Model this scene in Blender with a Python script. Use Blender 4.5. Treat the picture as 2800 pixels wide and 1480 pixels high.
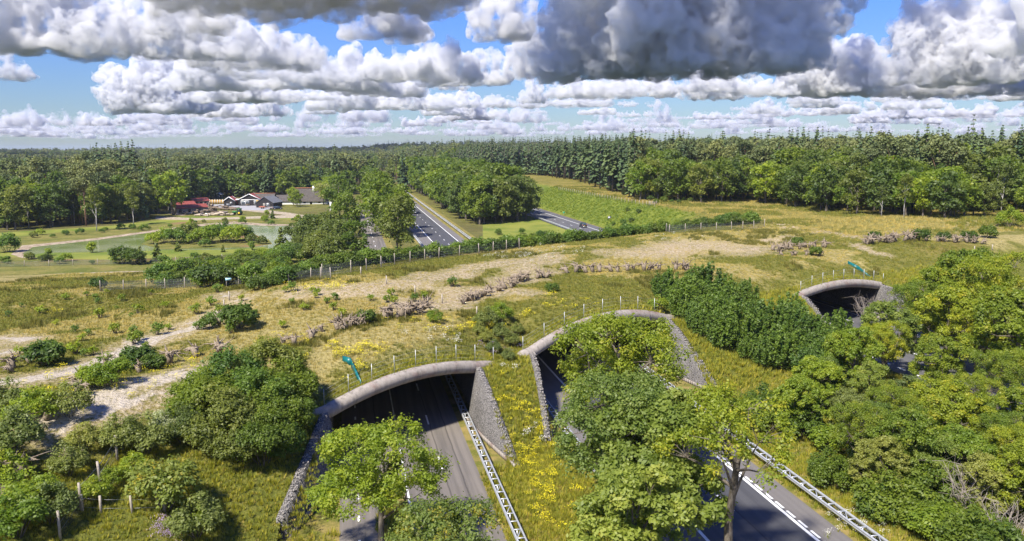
import bpy, bmesh, math, random
import numpy as np
from mathutils import Vector, Matrix
for o in list(bpy.data.objects): bpy.data.objects.remove(o)
SC = bpy.context.scene
COL = SC.collection
R_ = math.radians

# ------------------------------------------------------------------ camera
F, H = 2290.0, 27.5                      # focal length in pixels of the 2800 px wide photograph, drone height
PIT = math.atan(338 / F); YAW = math.atan(452 * math.cos(PIT) / F); ROL = R_(0.35)
fwd = np.array([math.sin(YAW) * math.cos(PIT), math.cos(YAW) * math.cos(PIT), -math.sin(PIT)])
_r = np.array([math.cos(YAW), -math.sin(YAW), 0.0]); _u = np.cross(_r, fwd)
rgt = math.cos(ROL) * _r - math.sin(ROL) * _u
upv = math.cos(ROL) * _u + math.sin(ROL) * _r
cd = bpy.data.cameras.new('camera'); cam = bpy.data.objects.new('camera', cd); COL.objects.link(cam)
cam.matrix_world = Matrix(((rgt[0], upv[0], -fwd[0], 0), (rgt[1], upv[1], -fwd[1], 0), (rgt[2], upv[2], -fwd[2], H), (0, 0, 0, 1)))
cd.sensor_width = 36; cd.lens = 36 * F / 2800; cd.clip_start = 0.5; cd.clip_end = 30000
SC.camera = cam
def ray(x, y):
    d = fwd * F + rgt * (x - 1400) - upv * (y - 740)
    return d / np.linalg.norm(d)
def at(x, y, z=0.0):                     # the ground point at height z seen at photograph pixel (x, y)
    d = ray(x, y); t = (z - H) / d[2]
    return np.array([0, 0, H]) + d * t
def atY(x, y, Y):                        # the point seen at a pixel at distance Y along the road direction
    d = ray(x, y)
    return np.array([0, 0, H]) + d * (Y / d[1])
def pix(P):
    v = np.array(P, float) - [0, 0, H]; D = v @ fwd
    return 1400 + F * (v @ rgt) / D, 740 - F * (v @ upv) / D

# ------------------------------------------------------------------ node helpers
class NT:
    def __init__(s, tree): s.t = tree; s.N = tree.nodes; s.L = tree.links
    def n(s, typ, ins=None, **props):
        nd = s.N.new(typ)
        for k, v in props.items(): setattr(nd, k, v)
        if ins:
            for k, v in ins.items():
                sock = nd.inputs[k]
                if isinstance(v, bpy.types.NodeSocket): s.L.new(v, sock)
                elif v is not None: sock.default_value = v
        return nd
    def m(s, op, a, b=None, c=None, clamp=False):
        nd = s.N.new('ShaderNodeMath'); nd.operation = op; nd.use_clamp = clamp
        for i, v in enumerate((a, b, c)):
            if v is None: continue
            if isinstance(v, bpy.types.NodeSocket): s.L.new(v, nd.inputs[i])
            else: nd.inputs[i].default_value = v
        return nd.outputs[0]
    def mix(s, f, a, b, blend='MIX'):
        nd = s.N.new('ShaderNodeMix'); nd.data_type = 'RGBA'; nd.blend_type = blend
        for k, v in ((0, f), (6, a), (7, b)):
            if isinstance(v, bpy.types.NodeSocket): s.L.new(v, nd.inputs[k])
            else: nd.inputs[k].default_value = v if k == 0 else (*v[:3], 1.0)
        return nd.outputs[2]
    def sm(s, v, lo, hi):                # smoothstep
        nd = s.N.new('ShaderNodeMapRange'); nd.interpolation_type = 'SMOOTHSTEP'
        s.L.new(v, nd.inputs[0]); 
        for i, q in ((1, lo), (2, hi)):
            if isinstance(q, bpy.types.NodeSocket): s.L.new(q, nd.inputs[i])
            else: nd.inputs[i].default_value = q
        return nd.outputs[0]
    def noise(s, vec, scale, detail=3.0, rough=0.5, dist=0.0, out=0):
        nd = s.n('ShaderNodeTexNoise', {'Scale': scale, 'Detail': detail, 'Roughness': rough, 'Distortion': dist})
        if vec is not None: s.L.new(vec, nd.inputs['Vector'])
        return nd.outputs[out]
    def attr(s, name, out='Fac'):
        return s.n('ShaderNodeAttribute', attribute_name=name).outputs[out]
def material(name):
    m = bpy.data.materials.new(name); m.use_nodes = True
    m.node_tree.nodes.clear()
    return m, NT(m.node_tree)
def finish(nt, shader):
    o = nt.N.new('ShaderNodeOutputMaterial'); nt.L.new(shader, o.inputs['Surface'])
def principled(nt, color, rough=0.8, bump=None, bstr=0.3, bdist=0.05, metal=0.0, spec=0.3):
    p = nt.N.new('ShaderNodeBsdfPrincipled')
    if isinstance(color, bpy.types.NodeSocket): nt.L.new(color, p.inputs['Base Color'])
    else: p.inputs['Base Color'].default_value = (*color[:3], 1)
    if isinstance(rough, bpy.types.NodeSocket): nt.L.new(rough, p.inputs['Roughness'])
    else: p.inputs['Roughness'].default_value = rough
    p.inputs['Metallic'].default_value = metal
    p.inputs['Specular IOR Level'].default_value = spec
    if bump is not None:
        b = nt.n('ShaderNodeBump', {'Strength': bstr, 'Distance': bdist, 'Height': bump})
        nt.L.new(b.outputs[0], p.inputs['Normal'])
    return p.outputs[0]
def simple(name, color, rough=0.7, metal=0.0, var=0.15, scale=3.0, bump=0.0, spec=0.3):
    """base colour with a little wear; the pattern lives in object space"""
    m, nt = material(name)
    v = nt.n('ShaderNodeTexCoord').outputs['Object']
    n1 = nt.noise(v, scale, 5, 0.6)
    f = nt.sm(n1, 0.25, 0.75)
    c = nt.mix(f, [q * (1 - var) for q in color], [min(1, q * (1 + var)) for q in color])
    finish(nt, principled(nt, c, rough, n1 if bump else None, bump, 0.03, metal, spec))
    return m
# ------------------------------------------------------------------ world, sun, exposure
SUN_AZ, SUN_EL = R_(-136), R_(50)       # azimuth measured from +Y towards +X
w = bpy.data.worlds.new('World'); SC.world = w; w.use_nodes = True
wt = NT(w.node_tree); wt.N.clear()
def build_world():
    sky = wt.n('ShaderNodeTexSky', sky_type='NISHITA', sun_disc=False, sun_elevation=SUN_EL, sun_rotation=SUN_AZ, altitude=0, air_density=1.0, dust_density=0.2, ozone_density=4.0)
    z = wt.n('ShaderNodeSeparateXYZ', {0: wt.n('ShaderNodeTexCoord').outputs['Generated']}).outputs[2]
    c = wt.mix(1.0, sky.outputs[0], wt.mix(wt.sm(z, .0, .30), (.175, .205, .26), (.13, .24, .56)), 'MULTIPLY')   # tint multiplied into the sky colour, greyer towards the horizon
    bg = wt.n('ShaderNodeBackground', {'Color': c, 'Strength': 0.15})
    o = wt.N.new('ShaderNodeOutputWorld'); wt.L.new(bg.outputs[0], o.inputs[0])
build_world()
sd = bpy.data.lights.new('sun', 'SUN'); so = bpy.data.objects.new('sun', sd); COL.objects.link(so)
sd.energy = 3.5; sd.angle = R_(4.0); sd.color = (1.0, 0.93, 0.80)
_s = Vector((math.sin(SUN_AZ) * math.cos(SUN_EL), math.cos(SUN_AZ) * math.cos(SUN_EL), math.sin(SUN_EL)))
so.rotation_euler = (-_s).to_track_quat('-Z', 'Y').to_euler(); so.location = _s * 200
vs = SC.view_settings; vs.view_transform = 'Standard'; vs.look = 'None'; vs.gamma = 1; vs.use_curve_mapping = False; vs.exposure = 1.45
SC.cycles.max_bounces = 22; SC.cycles.volume_bounces = 20; SC.cycles.diffuse_bounces = 6; SC.cycles.transparent_max_bounces = 8
SC.cycles.volume_step_rate = 0.5
# ------------------------------------------------------------------ object and mesh helpers
def props(o, label=None, cat=None, group=None, kind=None):
    if label: o['label'] = label
    if cat: o['category'] = cat
    if group: o['group'] = group
    if kind: o['kind'] = kind
    return o
def obj(name, me, parent=None, loc=None, rotz=0.0, scale=1.0):
    o = bpy.data.objects.new(name, me); COL.objects.link(o)
    if parent: o.parent = parent
    if loc is not None: o.location = loc
    if rotz: o.rotation_euler = (0, 0, rotz)
    if scale != 1.0: o.scale = (scale,) * 3 if not hasattr(scale, '__len__') else scale
    return o
def thing(name, label, cat, loc=(0, 0, 0), rotz=0.0, group=None, scale=1.0):
    return props(obj(name, None, None, loc, rotz, scale), label, cat, group)
def mesh(name, verts, faces, mats=(), fmat=None, fattr=None, vattr=None, smooth=False):
    """verts (N,3); faces: list of int arrays, each (M,3) or (M,4)"""
    me = bpy.data.meshes.new(name)
    verts = np.asarray(verts, np.float32)
    if not isinstance(faces, (list, tuple)) or np.ndim(faces[0][0]) == 0: faces = [faces]
    faces = [np.asarray(f, np.int32) for f in faces if len(f)]
    nf = sum(len(f) for f in faces); nl = sum(f.size for f in faces)
    me.vertices.add(len(verts)); me.vertices.foreach_set('co', verts.ravel())
    me.loops.add(nl); me.loops.foreach_set('vertex_index', np.concatenate([f.ravel() for f in faces]))
    tot = np.concatenate([np.full(len(f), f.shape[1], np.int32) for f in faces])
    st = np.concatenate([[0], np.cumsum(tot)[:-1]]).astype(np.int32)
    me.polygons.add(nf); me.polygons.foreach_set('loop_start', st)
    try: me.polygons.foreach_set('loop_total', tot)
    except Exception: pass
    for m in mats: me.materials.append(m)
    if fmat is not None: me.polygons.foreach_set('material_index', np.asarray(fmat, np.int32))
    if smooth: me.polygons.foreach_set('use_smooth', np.ones(nf, bool))
    me.update(calc_edges=True)
    for k, a in (fattr or {}).items():
        at_ = me.attributes.new(k, 'FLOAT', 'FACE'); at_.data.foreach_set('value', np.asarray(a, np.float32))
    for k, a in (vattr or {}).items():
        at_ = me.attributes.new(k, 'FLOAT', 'POINT'); at_.data.foreach_set('value', np.asarray(a, np.float32))
    return me
class MB:
    """collects boxes, tubes and polygons into one mesh"""
    def __init__(s): s.v = []; s.q = []; s.t = []; s.n = 0; s.poly = []
    def add(s, v, q=(), t=()):
        v = np.asarray(v, float).reshape(-1, 3)
        s.v.append(v)
        if len(q): s.q.append(np.asarray(q, int).reshape(-1, 4) + s.n)
        if len(t): s.t.append(np.asarray(t, int).reshape(-1, 3) + s.n)
        s.n += len(v); return s
    def box(s, a, b):
        (x0, y0, z0), (x1, y1, z1) = a, b
        v = [(x0, y0, z0), (x1, y0, z0), (x1, y1, z0), (x0, y1, z0), (x0, y0, z1), (x1, y0, z1), (x1, y1, z1), (x0, y1, z1)]
        return s.add(v, [(3, 2, 1, 0), (4, 5, 6, 7), (0, 1, 5, 4), (1, 2, 6, 5), (2, 3, 7, 6), (3, 0, 4, 7)])
    def beam(s, p, q, wx, wz, up=(0, 0, 1)):
        p, q = np.array(p, float), np.array(q, float); d = q - p; d /= np.linalg.norm(d)
        a = np.cross(d, up); 
        if np.linalg.norm(a) < 1e-6: a = np.cross(d, (0, 1, 0))
        a /= np.linalg.norm(a); b = np.cross(a, d)
        c = [(-1, -1), (1, -1), (1, 1), (-1, 1)]
        v = [p + a * i * wx / 2 + b * j * wz / 2 for i, j in c] + [q + a * i * wx / 2 + b * j * wz / 2 for i, j in c]
        return s.add(v, [(0, 1, 2, 3), (7, 6, 5, 4), (0, 4, 5, 1), (1, 5, 6, 2), (2, 6, 7, 3), (3, 7, 4, 0)])
    def tube(s, pts, rad, k=6, cap=True):
        pts = np.asarray(pts, float); n = len(pts); rad = np.broadcast_to(rad, n)
        d = np.gradient(pts, axis=0); d /= np.linalg.norm(d, axis=1)[:, None] + 1e-9
        ref = np.array([0.31, 0.17, 0.93]) if abs(d[0, 2]) < 0.8 else np.array([1.0, 0.2, 0.1])
        a = np.cross(d, ref); a /= np.linalg.norm(a, axis=1)[:, None] + 1e-9; b = np.cross(d, a)
        th = np.arange(k) * 2 * math.pi / k
        v = pts[:, None] + rad[:, None, None] * (np.cos(th)[None, :, None] * a[:, None] + np.sin(th)[None, :, None] * b[:, None])
        i = np.arange(n - 1)[:, None] * k; j = np.arange(k)[None]; j2 = (j + 1) % k
        q = np.stack([i + j, i + j2, i + k + j2, i + k + j], -1).reshape(-1, 4)
        v = v.reshape(-1, 3); t = []
        if cap:
            v = np.vstack([v, pts[:1], pts[-1:]])
            t = [(n * k, (jj + 1) % k, jj) for jj in range(k)] + [(n * k + 1, (n - 1) * k + jj, (n - 1) * k + (jj + 1) % k) for jj in range(k)]
        return s.add(v, q, t)
    def prism(s, poly, z0, z1):          # a convex outline in xy given a height
        n = len(poly); v = [(x, y, z0) for x, y in poly] + [(x, y, z1) for x, y in poly]
        q = [(i, (i + 1) % n, (i + 1) % n + n, i + n) for i in range(n)]
        t = [(n, n + i, n + i + 1) for i in range(1, n - 1)] + [(0, i + 1, i) for i in range(1, n - 1)]
        return s.add(v, q, t)
    def build(s, name, mat, parent=None, smooth=False, **kw):
        me = mesh(name, np.vstack(s.v), [np.vstack(f) for f in (s.q, s.t) if f], [mat] if not isinstance(mat, (list, tuple)) else mat, smooth=smooth)
        return obj(name, me, parent, **kw)
    def mesh(s, name, mat, smooth=False):
        return mesh(name, np.vstack(s.v), [np.vstack(f) for f in (s.q, s.t) if f], [mat], smooth=smooth)
def sheet(name, outline, mat, z, kind='structure', sub=0):
    """flat polygon from a world outline [(x, y)]"""
    bm = bmesh.new(); vs_ = [bm.verts.new((p[0], p[1], z)) for p in outline]
    f = bm.faces.new(vs_); 
    if f.normal.z < 0: f.normal_flip()
    bm.normal_update()
    if f.normal.z < 0: bmesh.ops.reverse_faces(bm, faces=[f])
    bmesh.ops.triangulate(bm, faces=bm.faces[:])
    me = bpy.data.meshes.new(name); bm.to_mesh(me); bm.free(); me.materials.append(mat)
    o = obj(name, me); 
    if kind: o['kind'] = kind
    return o
# value noise for terrain, masks and scattering
_G = np.random.default_rng(7).random((256, 256))
def vnoise(x, y):
    x = np.asarray(x, float); y = np.asarray(y, float)
    xi = np.floor(x).astype(int); yi = np.floor(y).astype(int); fx = x - xi; fy = y - yi
    fx = fx * fx * (3 - 2 * fx); fy = fy * fy * (3 - 2 * fy)
    g = lambda i, j: _G[i % 256, j % 256]
    return (g(xi, yi) * (1 - fx) + g(xi + 1, yi) * fx) * (1 - fy) + (g(xi, yi + 1) * (1 - fx) + g(xi + 1, yi + 1) * fx) * fy
def fbm(x, y, sc, oc=4):
    v = 0; a = 0.5; s_ = 0
    for i in range(oc):
        v = v + a * vnoise(np.asarray(x) / sc + 17.3 * i, np.asarray(y) / sc + 9.1 * i); s_ += a; a *= 0.5; sc *= 0.5
    return v / s_
def sst(x, a, b):
    t = np.clip((np.asarray(x, float) - a) / (b - a), 0, 1); return t * t * (3 - 2 * t)
def smin(a, b, k): 
    h = np.clip(0.5 + 0.5 * (b - a) / k, 0, 1); return b + (a - b) * h - k * h * (1 - h)
def smax(a, b, k): return -smin(-np.asarray(a), -np.asarray(b), k)
def pldist(x, y, pts):                   # distance to a polyline
    d = np.full(np.shape(x), 1e9)
    for (ax, ay), (bx, by) in zip(pts[:-1], pts[1:]):
        vx, vy = bx - ax, by - ay; L = vx * vx + vy * vy + 1e-9
        t = np.clip(((x - ax) * vx + (y - ay) * vy) / L, 0, 1)
        d = np.minimum(d, np.hypot(x - ax - t * vx, y - ay - t * vy))
    return d
# ------------------------------------------------------------------ clouds: welded puffs filled with scattering air, lit by the sun and the sky
HB = 400.0                               # height of the cloud base
def _ico(k):
    bm = bmesh.new(); bmesh.ops.create_icosphere(bm, subdivisions=k, radius=1)
    v = np.array([q.co for q in bm.verts]); f = np.array([[q.index for q in p.verts] for p in bm.faces]); bm.free(); return v, f
ICO3, ICO2 = _ico(3), _ico(2)
def vapour(name, den, ragged=0.0):
    m, nt = material(name); o = nt.N.new('ShaderNodeOutputMaterial')
    if ragged:                            # denser and thinner lumps, so that the rim frays
        tc = nt.n('ShaderNodeTexCoord').outputs['Object']
        den = nt.m('MULTIPLY', nt.sm(nt.noise(tc, ragged, 5, .68), .43, .64), den)
    v = nt.n('ShaderNodeVolumePrincipled', {'Color': (.86, .865, .878, 1), 'Density': den, 'Anisotropy': .0}); nt.L.new(v.outputs[0], o.inputs['Volume']); return m
MCLOUD = vapour('cloud_vapour', .05, .016); MTHIN = vapour('thin_cloud_vapour', .018, .009); MFAINT = vapour('faint_cloud_vapour', .005, .008)  # the two thinner densities stand in for distance haze on the far cloud rows
def cloud_mesh(L, Wd, Ht, seed, vox, n1=12, n2=12, n3=5, power=.6, flat=.12):
    """puffs on puffs on puffs above a flat base, welded into one skin and ruffled"""
    rng = np.random.default_rng(seed); cs = []; rs = []
    u = min(Ht * .62, L * .34, Wd * .9)
    for i in range(n1):
        x = rng.uniform(-1, 1); e = math.sqrt(max(0, 1 - x * x)); y = rng.uniform(-1, 1) * e
        top = (1 - x * x) ** power * (.35 + .65 * rng.random()); zc = 0
        while True:
            rr = u * rng.uniform(.42, .85)
            cs.append((x * (L - u * .8) + rng.normal() * .2 * u, y * max(Wd - u * .8, 0) + rng.normal() * .2 * u, zc + rr * .3)); rs.append(rr); zc += rr * .9
            if zc + rr * .75 > top * Ht: break
    C = np.array(cs); Rr = np.array(rs)
    def sub(C, Rr, n, k):
        c2 = []; r2 = []
        for c, r in zip(C, Rr):
            d = rng.normal(size=(n, 3)); d[:, 2] = np.abs(d[:, 2]) * .9 - .25; d /= np.linalg.norm(d, axis=1)[:, None]
            c2.append(c + d * (r * .95)); r2.append(r * k * (.4 + 1.0 * rng.random(n)))
        c2 = np.vstack(c2); r2 = np.concatenate(r2); k_ = r2 > vox * .8
        return c2[k_], r2[k_]
    C2, R2 = sub(C, Rr, n2, .40); C3, R3 = sub(C2, R2, n3, .42)
    V = []; Fc = []; o_ = 0
    for cc, rr, (iv, jf) in ((C, Rr, ICO3), (C2, R2, ICO2), (C3, R3, ICO2)):
        if not len(cc): continue
        V.append((cc[:, None] + rr[:, None, None] * iv[None]).reshape(-1, 3)); Fc.append((jf[None] + np.arange(len(rr))[:, None, None] * len(iv)).reshape(-1, 3) + o_); o_ += len(V[-1])
    V = np.vstack(V); Fc = np.vstack(Fc)
    V[:, 2] = np.where(V[:, 2] < 0, V[:, 2] * flat, V[:, 2])
    def weld(raw, vox):
        ob = bpy.data.objects.new('puffs', raw); COL.objects.link(ob)
        m = ob.modifiers.new('weld', 'REMESH'); m.mode = 'VOXEL'; m.voxel_size = vox
        e = bpy.data.meshes.new_from_object(ob.evaluated_get(bpy.context.evaluated_depsgraph_get()))
        bpy.data.objects.remove(ob); bpy.data.meshes.remove(raw); return e
    e = weld(mesh('puffs', V, Fc), vox)
    n = len(e.vertices); v = np.empty(n * 3, np.float32); e.vertices.foreach_get('co', v); v = v.reshape(-1, 3)
    nr = np.empty(n * 3, np.float32); e.vertices.foreach_get('normal', nr); nr = nr.reshape(-1, 3); d = np.zeros(n)
    for q in range(52):
        fq = 2.0 ** (q / 10.) * 5.0 / (u * 2.2); dr = rng.normal(size=3); dr /= np.linalg.norm(dr); d += np.abs(np.sin(v @ dr * fq + rng.random() * 6.28)) / fq ** .6 * (u * 2.2 / 5.0) ** -.6
    d = (d - d.mean()) * u * .16; up = v[:, 2] > vox
    v += nr * (np.where(up, d, d * .35))[:, None]; e.vertices.foreach_set('co', v.ravel()); e.update(); e = weld(e, vox)
    e.polygons.foreach_set('use_smooth', np.ones(len(e.polygons), bool)); e.update(); e.materials.clear(); e.materials.append(MCLOUD); e.name = 'cloud'
    return e
def put_cloud(me, x, y, z=HB, rot=0.0, sc=(1, 1, 1)):
    return props(obj('cloud', me, None, (x, y, z), rot, sc), kind='structure')
def placed(px, ybase, z=HB):
    P = at(px, ybase, z); return P[0], P[1], math.hypot(P[0], P[1])
def face(px):                            # heading that turns a cloud's long side square to the sight line
    d = ray(px, 300); return -math.atan2(d[0], d[1])
def special(px0, px1, yt, yb_, depth, seed, voxpx=8, z=HB, **kw):
    """a cloud whose outline spans photograph columns px0..px1 and rows yt..yb_"""
    pc = (px0 + px1) / 2; x, y, r = placed(pc, yb_, z)
    L = (px1 - px0) / 2 * r / F; Wd = L * depth; dv = ray(pc, 300)
    nx, ny = dv[0] / math.hypot(dv[0], dv[1]), dv[1] / math.hypot(dv[0], dv[1])
    top = 27.5 + (402 - yt) / F * (r - Wd * .6); Ht = max(top - z, 40)
    me = cloud_mesh(L * .9, Wd, Ht * .82, seed, max(voxpx * r / F, 4), **kw)
    return put_cloud(me, x - nx * Wd * .8, y - ny * Wd * .8, z, face(pc))
def build_clouds():
    rng = random.Random(4)
    special(330, 1310, -360, 58, 1.2, 11, 7, n1=60, power=.12, flat=.04)         # dark deck over the left half
    special(370, 660, 10, 112, 1.2, 12, 6, n1=16, power=.3)
    special(905, 1200, 30, 122, 1.2, 13, 6, n1=16, power=.3)
    special(1265, 1480, -140, 122, 1.0, 14, 6, n1=14, power=.2)
    special(1395, 2250, -260, 212, .45, 15, 6, n1=30, power=.25)                 # the big grey tower
    special(-330, 340, -60, 150, .35, 16, 6, n1=24, power=.3); special(300, 720, -40, 165, .4, 25, 6, n1=18, power=.4)   # white, top left
    special(2090, 2470, 40, 264, .5, 17, 6, n1=18, power=.5); special(2430, 2900, 0, 230, .4, 26, 6, n1=18, power=.5)    # white, right
    special(2420, 2830, 100, 262, .5, 18, 6, n1=14, power=.4)
    special(505, 925, 74, 196, .6, 19, 5, n1=15, power=.35)
    special(850, 1130, 120, 250, .5, 20, 5, n1=14, power=.5); special(1080, 1270, 62, 240, .6, 27, 5, n1=10, power=.6); special(1230, 1440, 118, 236, .6, 28, 5, n1=10, power=.5)   # sunlit towers, middle
    special(240, 560, 135, 310, .5, 21, 5, n1=16, power=.45); special(480, 860, 190, 282, .5, 29, 5, n1=14, power=.45)
    special(1380, 2240, 195, 268, .25, 22, 5, n1=30, power=.2)
    special(780, 1280, 215, 302, .35, 23, 5, n1=20, power=.4)
    special(-80, 90, 130, 222, .5, 24, 5, n1=8)
    protos = [cloud_mesh(*d, 30 + i, v) for i, (d, v) in enumerate([((330, 210, 170), 8), ((250, 190, 120), 7), ((420, 220, 150), 9), ((200, 160, 150), 7), ((460, 260, 110), 9), ((280, 200, 210), 8)])]
    def variant(me, mt):
        m2 = me.copy(); m2.materials.clear(); m2.materials.append(mt); return m2
    thin = [variant(p, MTHIN) for p in protos]; faint = [variant(p, MFAINT) for p in protos]
    def row(ybase, step, sc, jit, skip=0.0, x0=-300, x1=3100, kinds=protos):
        x = x0 + rng.random() * step
        while x < x1:
            if rng.random() > skip:
                X, Y, r = placed(x, ybase + rng.uniform(-jit, jit)); s = sc * rng.choice((.5, .75, 1, 1.2, 1.6)) * rng.uniform(.85, 1.15)
                put_cloud(rng.choice(kinds), X, Y, HB + rng.uniform(-15, 15), face(x) + rng.uniform(-.4, .4) + rng.choice((0, math.pi)), (s * rng.uniform(.8, 1.3), s, s * rng.uniform(.7, 1.25)))
            x += step * rng.uniform(.5, 1.5)
    row(391, 42, 2.2, 1.5, kinds=faint); row(384, 50, 1.8, 2, kinds=faint); row(376, 60, 1.5, 4, kinds=faint + thin); row(366, 66, 1.3, 5, kinds=thin); row(353, 75, 1.15, 7, .05, kinds=thin); row(338, 95, 1.1, 7, .15, 250, kinds=thin + protos); row(336, 90, .9, 8, .2, -300, 250, kinds=thin)
    row(318, 115, 1.0, 9, .15, 430); row(296, 150, .9, 9, .25, 1250); row(276, 180, 1.1, 8, .1, 330); row(250, 190, 1.15, 8, .15, 430); row(215, 240, 1.1, 10, .3, 520, 1500)
    # the same broken cover all round and overhead, away from the line to the sun
    for i in range(120):
        a = rng.uniform(0, 2 * math.pi); r = 1500 + 9000 * rng.random() ** 1.3; x, y = r * math.sin(a), r * math.cos(a)
        az = math.degrees(math.atan2(x, y))
        if -32 < az < 55 or (-150 < az < -85 and r < 3000): continue
        s = rng.uniform(1.4, 3.2); put_cloud(rng.choice(protos), x, y, HB + rng.uniform(-10, 30), rng.random() * 6.28, (s, s, s))
    # unseen clouds added high out of the frame to shade the grey and right-hand ones
    for (px, yb_, up, s) in ((1560, 205, 950, 2.4), (1840, 205, 950, 2.6), (2140, 205, 950, 2.4), (2600, 255, 1000, 2.6), (1370, 118, 800, 1.8), (2760, 240, 1100, 2.6)):
        X, Y, r = placed(px, yb_); t = up / math.sin(SUN_EL); put_cloud(protos[4], X + _s.x * t - 250 * X / r, Y + _s.y * t - 250 * Y / r, HB + up, .4, (s, s * 1.5, s))
build_clouds()
# ------------------------------------------------------------------ terrain: ground sheet and the planted mound that carries the wildlife crossing
TUN = [(-2.2, 12.0, 4.9, 5.5, 6.25), (19.0, 38.3, 5.7, 6.1, 7.7), (64.8, 83.2, 5.6, 5.1, 6.3)]   # inner walls, beam height at both ends and crown
def yf(x):
    x = np.clip(np.asarray(x, float), -45, 130); return 74 + .68 * x - .0016 * x * x
def yb(x):
    x = np.asarray(x, float); a = 132 + .60 * np.clip(x, -5, 160); return a + np.clip(-5 - x, 0, 70) * .15
def beam_z(k, x):
    xa, xb, za, zb, zc = TUN[k]; p = (np.asarray(x, float) - xa) / (xb - xa)
    return za + (zb - za) * p + (zc - (za + zb) / 2) * (1 - (2 * p - 1) ** 2)
def zfront(x):
    x = np.asarray(x, float); z = np.interp(x, [-60, -6, 14, 40, 64, 86, 130], [5.4, 5.0, 5.6, 6.2, 5.9, 6.2, 7.0])
    for k, (xa, xb, *_r0) in enumerate(TUN):
        wgt = sst(x, xa - 2.5, xa + .5) * (1 - sst(x, xb - .5, xb + 2.5))
        z = z * (1 - wgt) + (beam_z(k, np.clip(x, xa - 2, xb + 2)) + .42) * wgt
    return z
def zdeck(x):
    x = np.asarray(x, float)
    return np.interp(x, [-200, -130, -70, -25, 0, 100, 330], [0, 1.2, 4.6, 7.9, 9.7, 9.7, 9.0])
BX, BZ = 85.0, 8.6                       # toe and height of the bank beside the far carriageway
def M(x, y):
    x = np.asarray(x, float); y = np.asarray(y, float)
    t = (y - yf(x)) * .84; wv = (yb(x) - y) * .86
    zd = zdeck(x) + (fbm(x, y, 14, 3) - .5) * 1.3 * sst(t, 4, 14) * sst(wv, 4, 12) + .5 * np.sin((t - 18) * .12) * sst(t, 6, 20)
    zf = zfront(x)
    a = np.where(t < 0, zf * (1 - np.clip(-t / 12.0, 0, None) ** 1.45), zf + .46 * t)
    front = smin(a, zd, 2.2)
    left = sst(-x, 2, 34)
    kb = .5 * (1 - left) + .115 * left
    zb_ = 8.6 * (1 - left) + 6.4 * left
    back = smin(np.where(wv < 0, zb_ + (kb * 1.0) * wv, zb_ + kb * wv * 1.6), zd, 1.6)
    m = smin(front, back, 1.0)
    und = (fbm(x, y, 60, 3) - .5) * 2.4
    bank = smin((x - BX) * .62, BZ + und * sst(x, 95, 120), 1.5)
    bank = bank - 40 * (1 - sst(y, yf(x) + 14, yf(x) + 26))
    m = smax(m, bank, 1.2)
    # sandy scarp on the left crest
    return np.where(m > -3, m, -3.0)
XL = np.unique(np.round(np.concatenate([np.arange(-260, -62, 6), np.arange(-62, 104, .8), np.arange(104, 190, 2.0), np.arange(190, 420, 8), np.arange(420, 1500, 40)]), 3))
for xa, xb, *_q in TUN:
    for e in (xa - .45, xb + .45):
        XL = XL[np.abs(XL - e) > .38]; XL = np.sort(np.append(XL, e))
def flare(x, y):
    """the wing walls splay outward in front of the portals"""
    f = np.zeros(np.broadcast(x, y).shape)
    d = np.clip((yf(x) - y) / 12.5, 0, 1.15)
    for xa, xb, *_q in TUN:
        for e, sg in ((xa - .45, -1), (xb + .45, 1)):
            q = (x - e) * sg
            am = 2.6 if sg < 0 and e < 0 else 1.3
            f = f + sg * am * d ** 1.3 * np.where(q < -.01, 0, np.exp(-np.clip(q, 0, 99) / 2.2))
    return f
V1 = np.linspace(0, 1, 60); V2 = np.linspace(0, 1, 72)[1:]; V3 = (np.linspace(0, 1, 130)[1:]) ** 2.6
def build_mound():
    X = XL[:, None]
    f_, b_ = yf(X), yb(X)
    y0 = np.minimum(26.0, f_ - 14)
    Y = np.concatenate([y0 + (f_ - y0) * V1[None], f_ + (b_ - f_) * V2[None], b_ + (1800 - b_) * V3[None]], 1)
    X = np.broadcast_to(X, Y.shape).copy(); X = X + flare(X, Y)
    Z = M(X, Y)
    nfr, nbk = len(V1) - 1, len(V1) + len(V2) - 1          # row index of the front and of the back portal line
    rows = np.arange(Y.shape[1])
    keep = np.ones((len(XL) - 1, Y.shape[1] - 1), bool)
    for k, (xa, xb, *_q) in enumerate(TUN):
        i0 = np.argmin(abs(XL - (xa - .45))); i1 = np.argmin(abs(XL - (xb + .45)))
        keep[i0:i1, :nfr] = False; keep[i0:i1, nbk:] = False
        roof = beam_z(k, XL[i0:i1 + 1])[:, None] + .35
        Z[i0:i1 + 1, nfr:nbk + 1] = np.maximum(Z[i0:i1 + 1, nfr:nbk + 1], roof)
    zq = np.maximum.reduce([Z[:-1, :-1], Z[1:, :-1], Z[:-1, 1:], Z[1:, 1:]])
    keep &= zq > -.15
    i, j = np.nonzero(keep); n = Y.shape[1]
    q = np.stack([i * n + j, (i + 1) * n + j, (i + 1) * n + j + 1, i * n + j + 1], -1)
    used = np.unique(q); rm = np.full(X.size, -1); rm[used] = np.arange(len(used)); q = rm[q]
    P = np.stack([X.ravel(), Y.ravel(), Z.ravel()], -1)[used]
    P[:, 2] = np.where(P[:, 2] < .3, P[:, 2] - .08, P[:, 2])
    return P, q
def hit(px, py, zoff=0.0):
    """where the sight line through a photograph pixel meets the terrain"""
    d = ray(px, py); s = np.linspace(40, 900, 8000)
    P = np.array([0, 0, H])[None] + s[:, None] * d[None]
    g = np.maximum(M(P[:, 0], P[:, 1]), 0) + zoff
    i = int(np.argmax(P[:, 2] < g))
    if P[i, 2] >= g[i]: return at(px, py, 0)
    return P[i]
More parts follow.
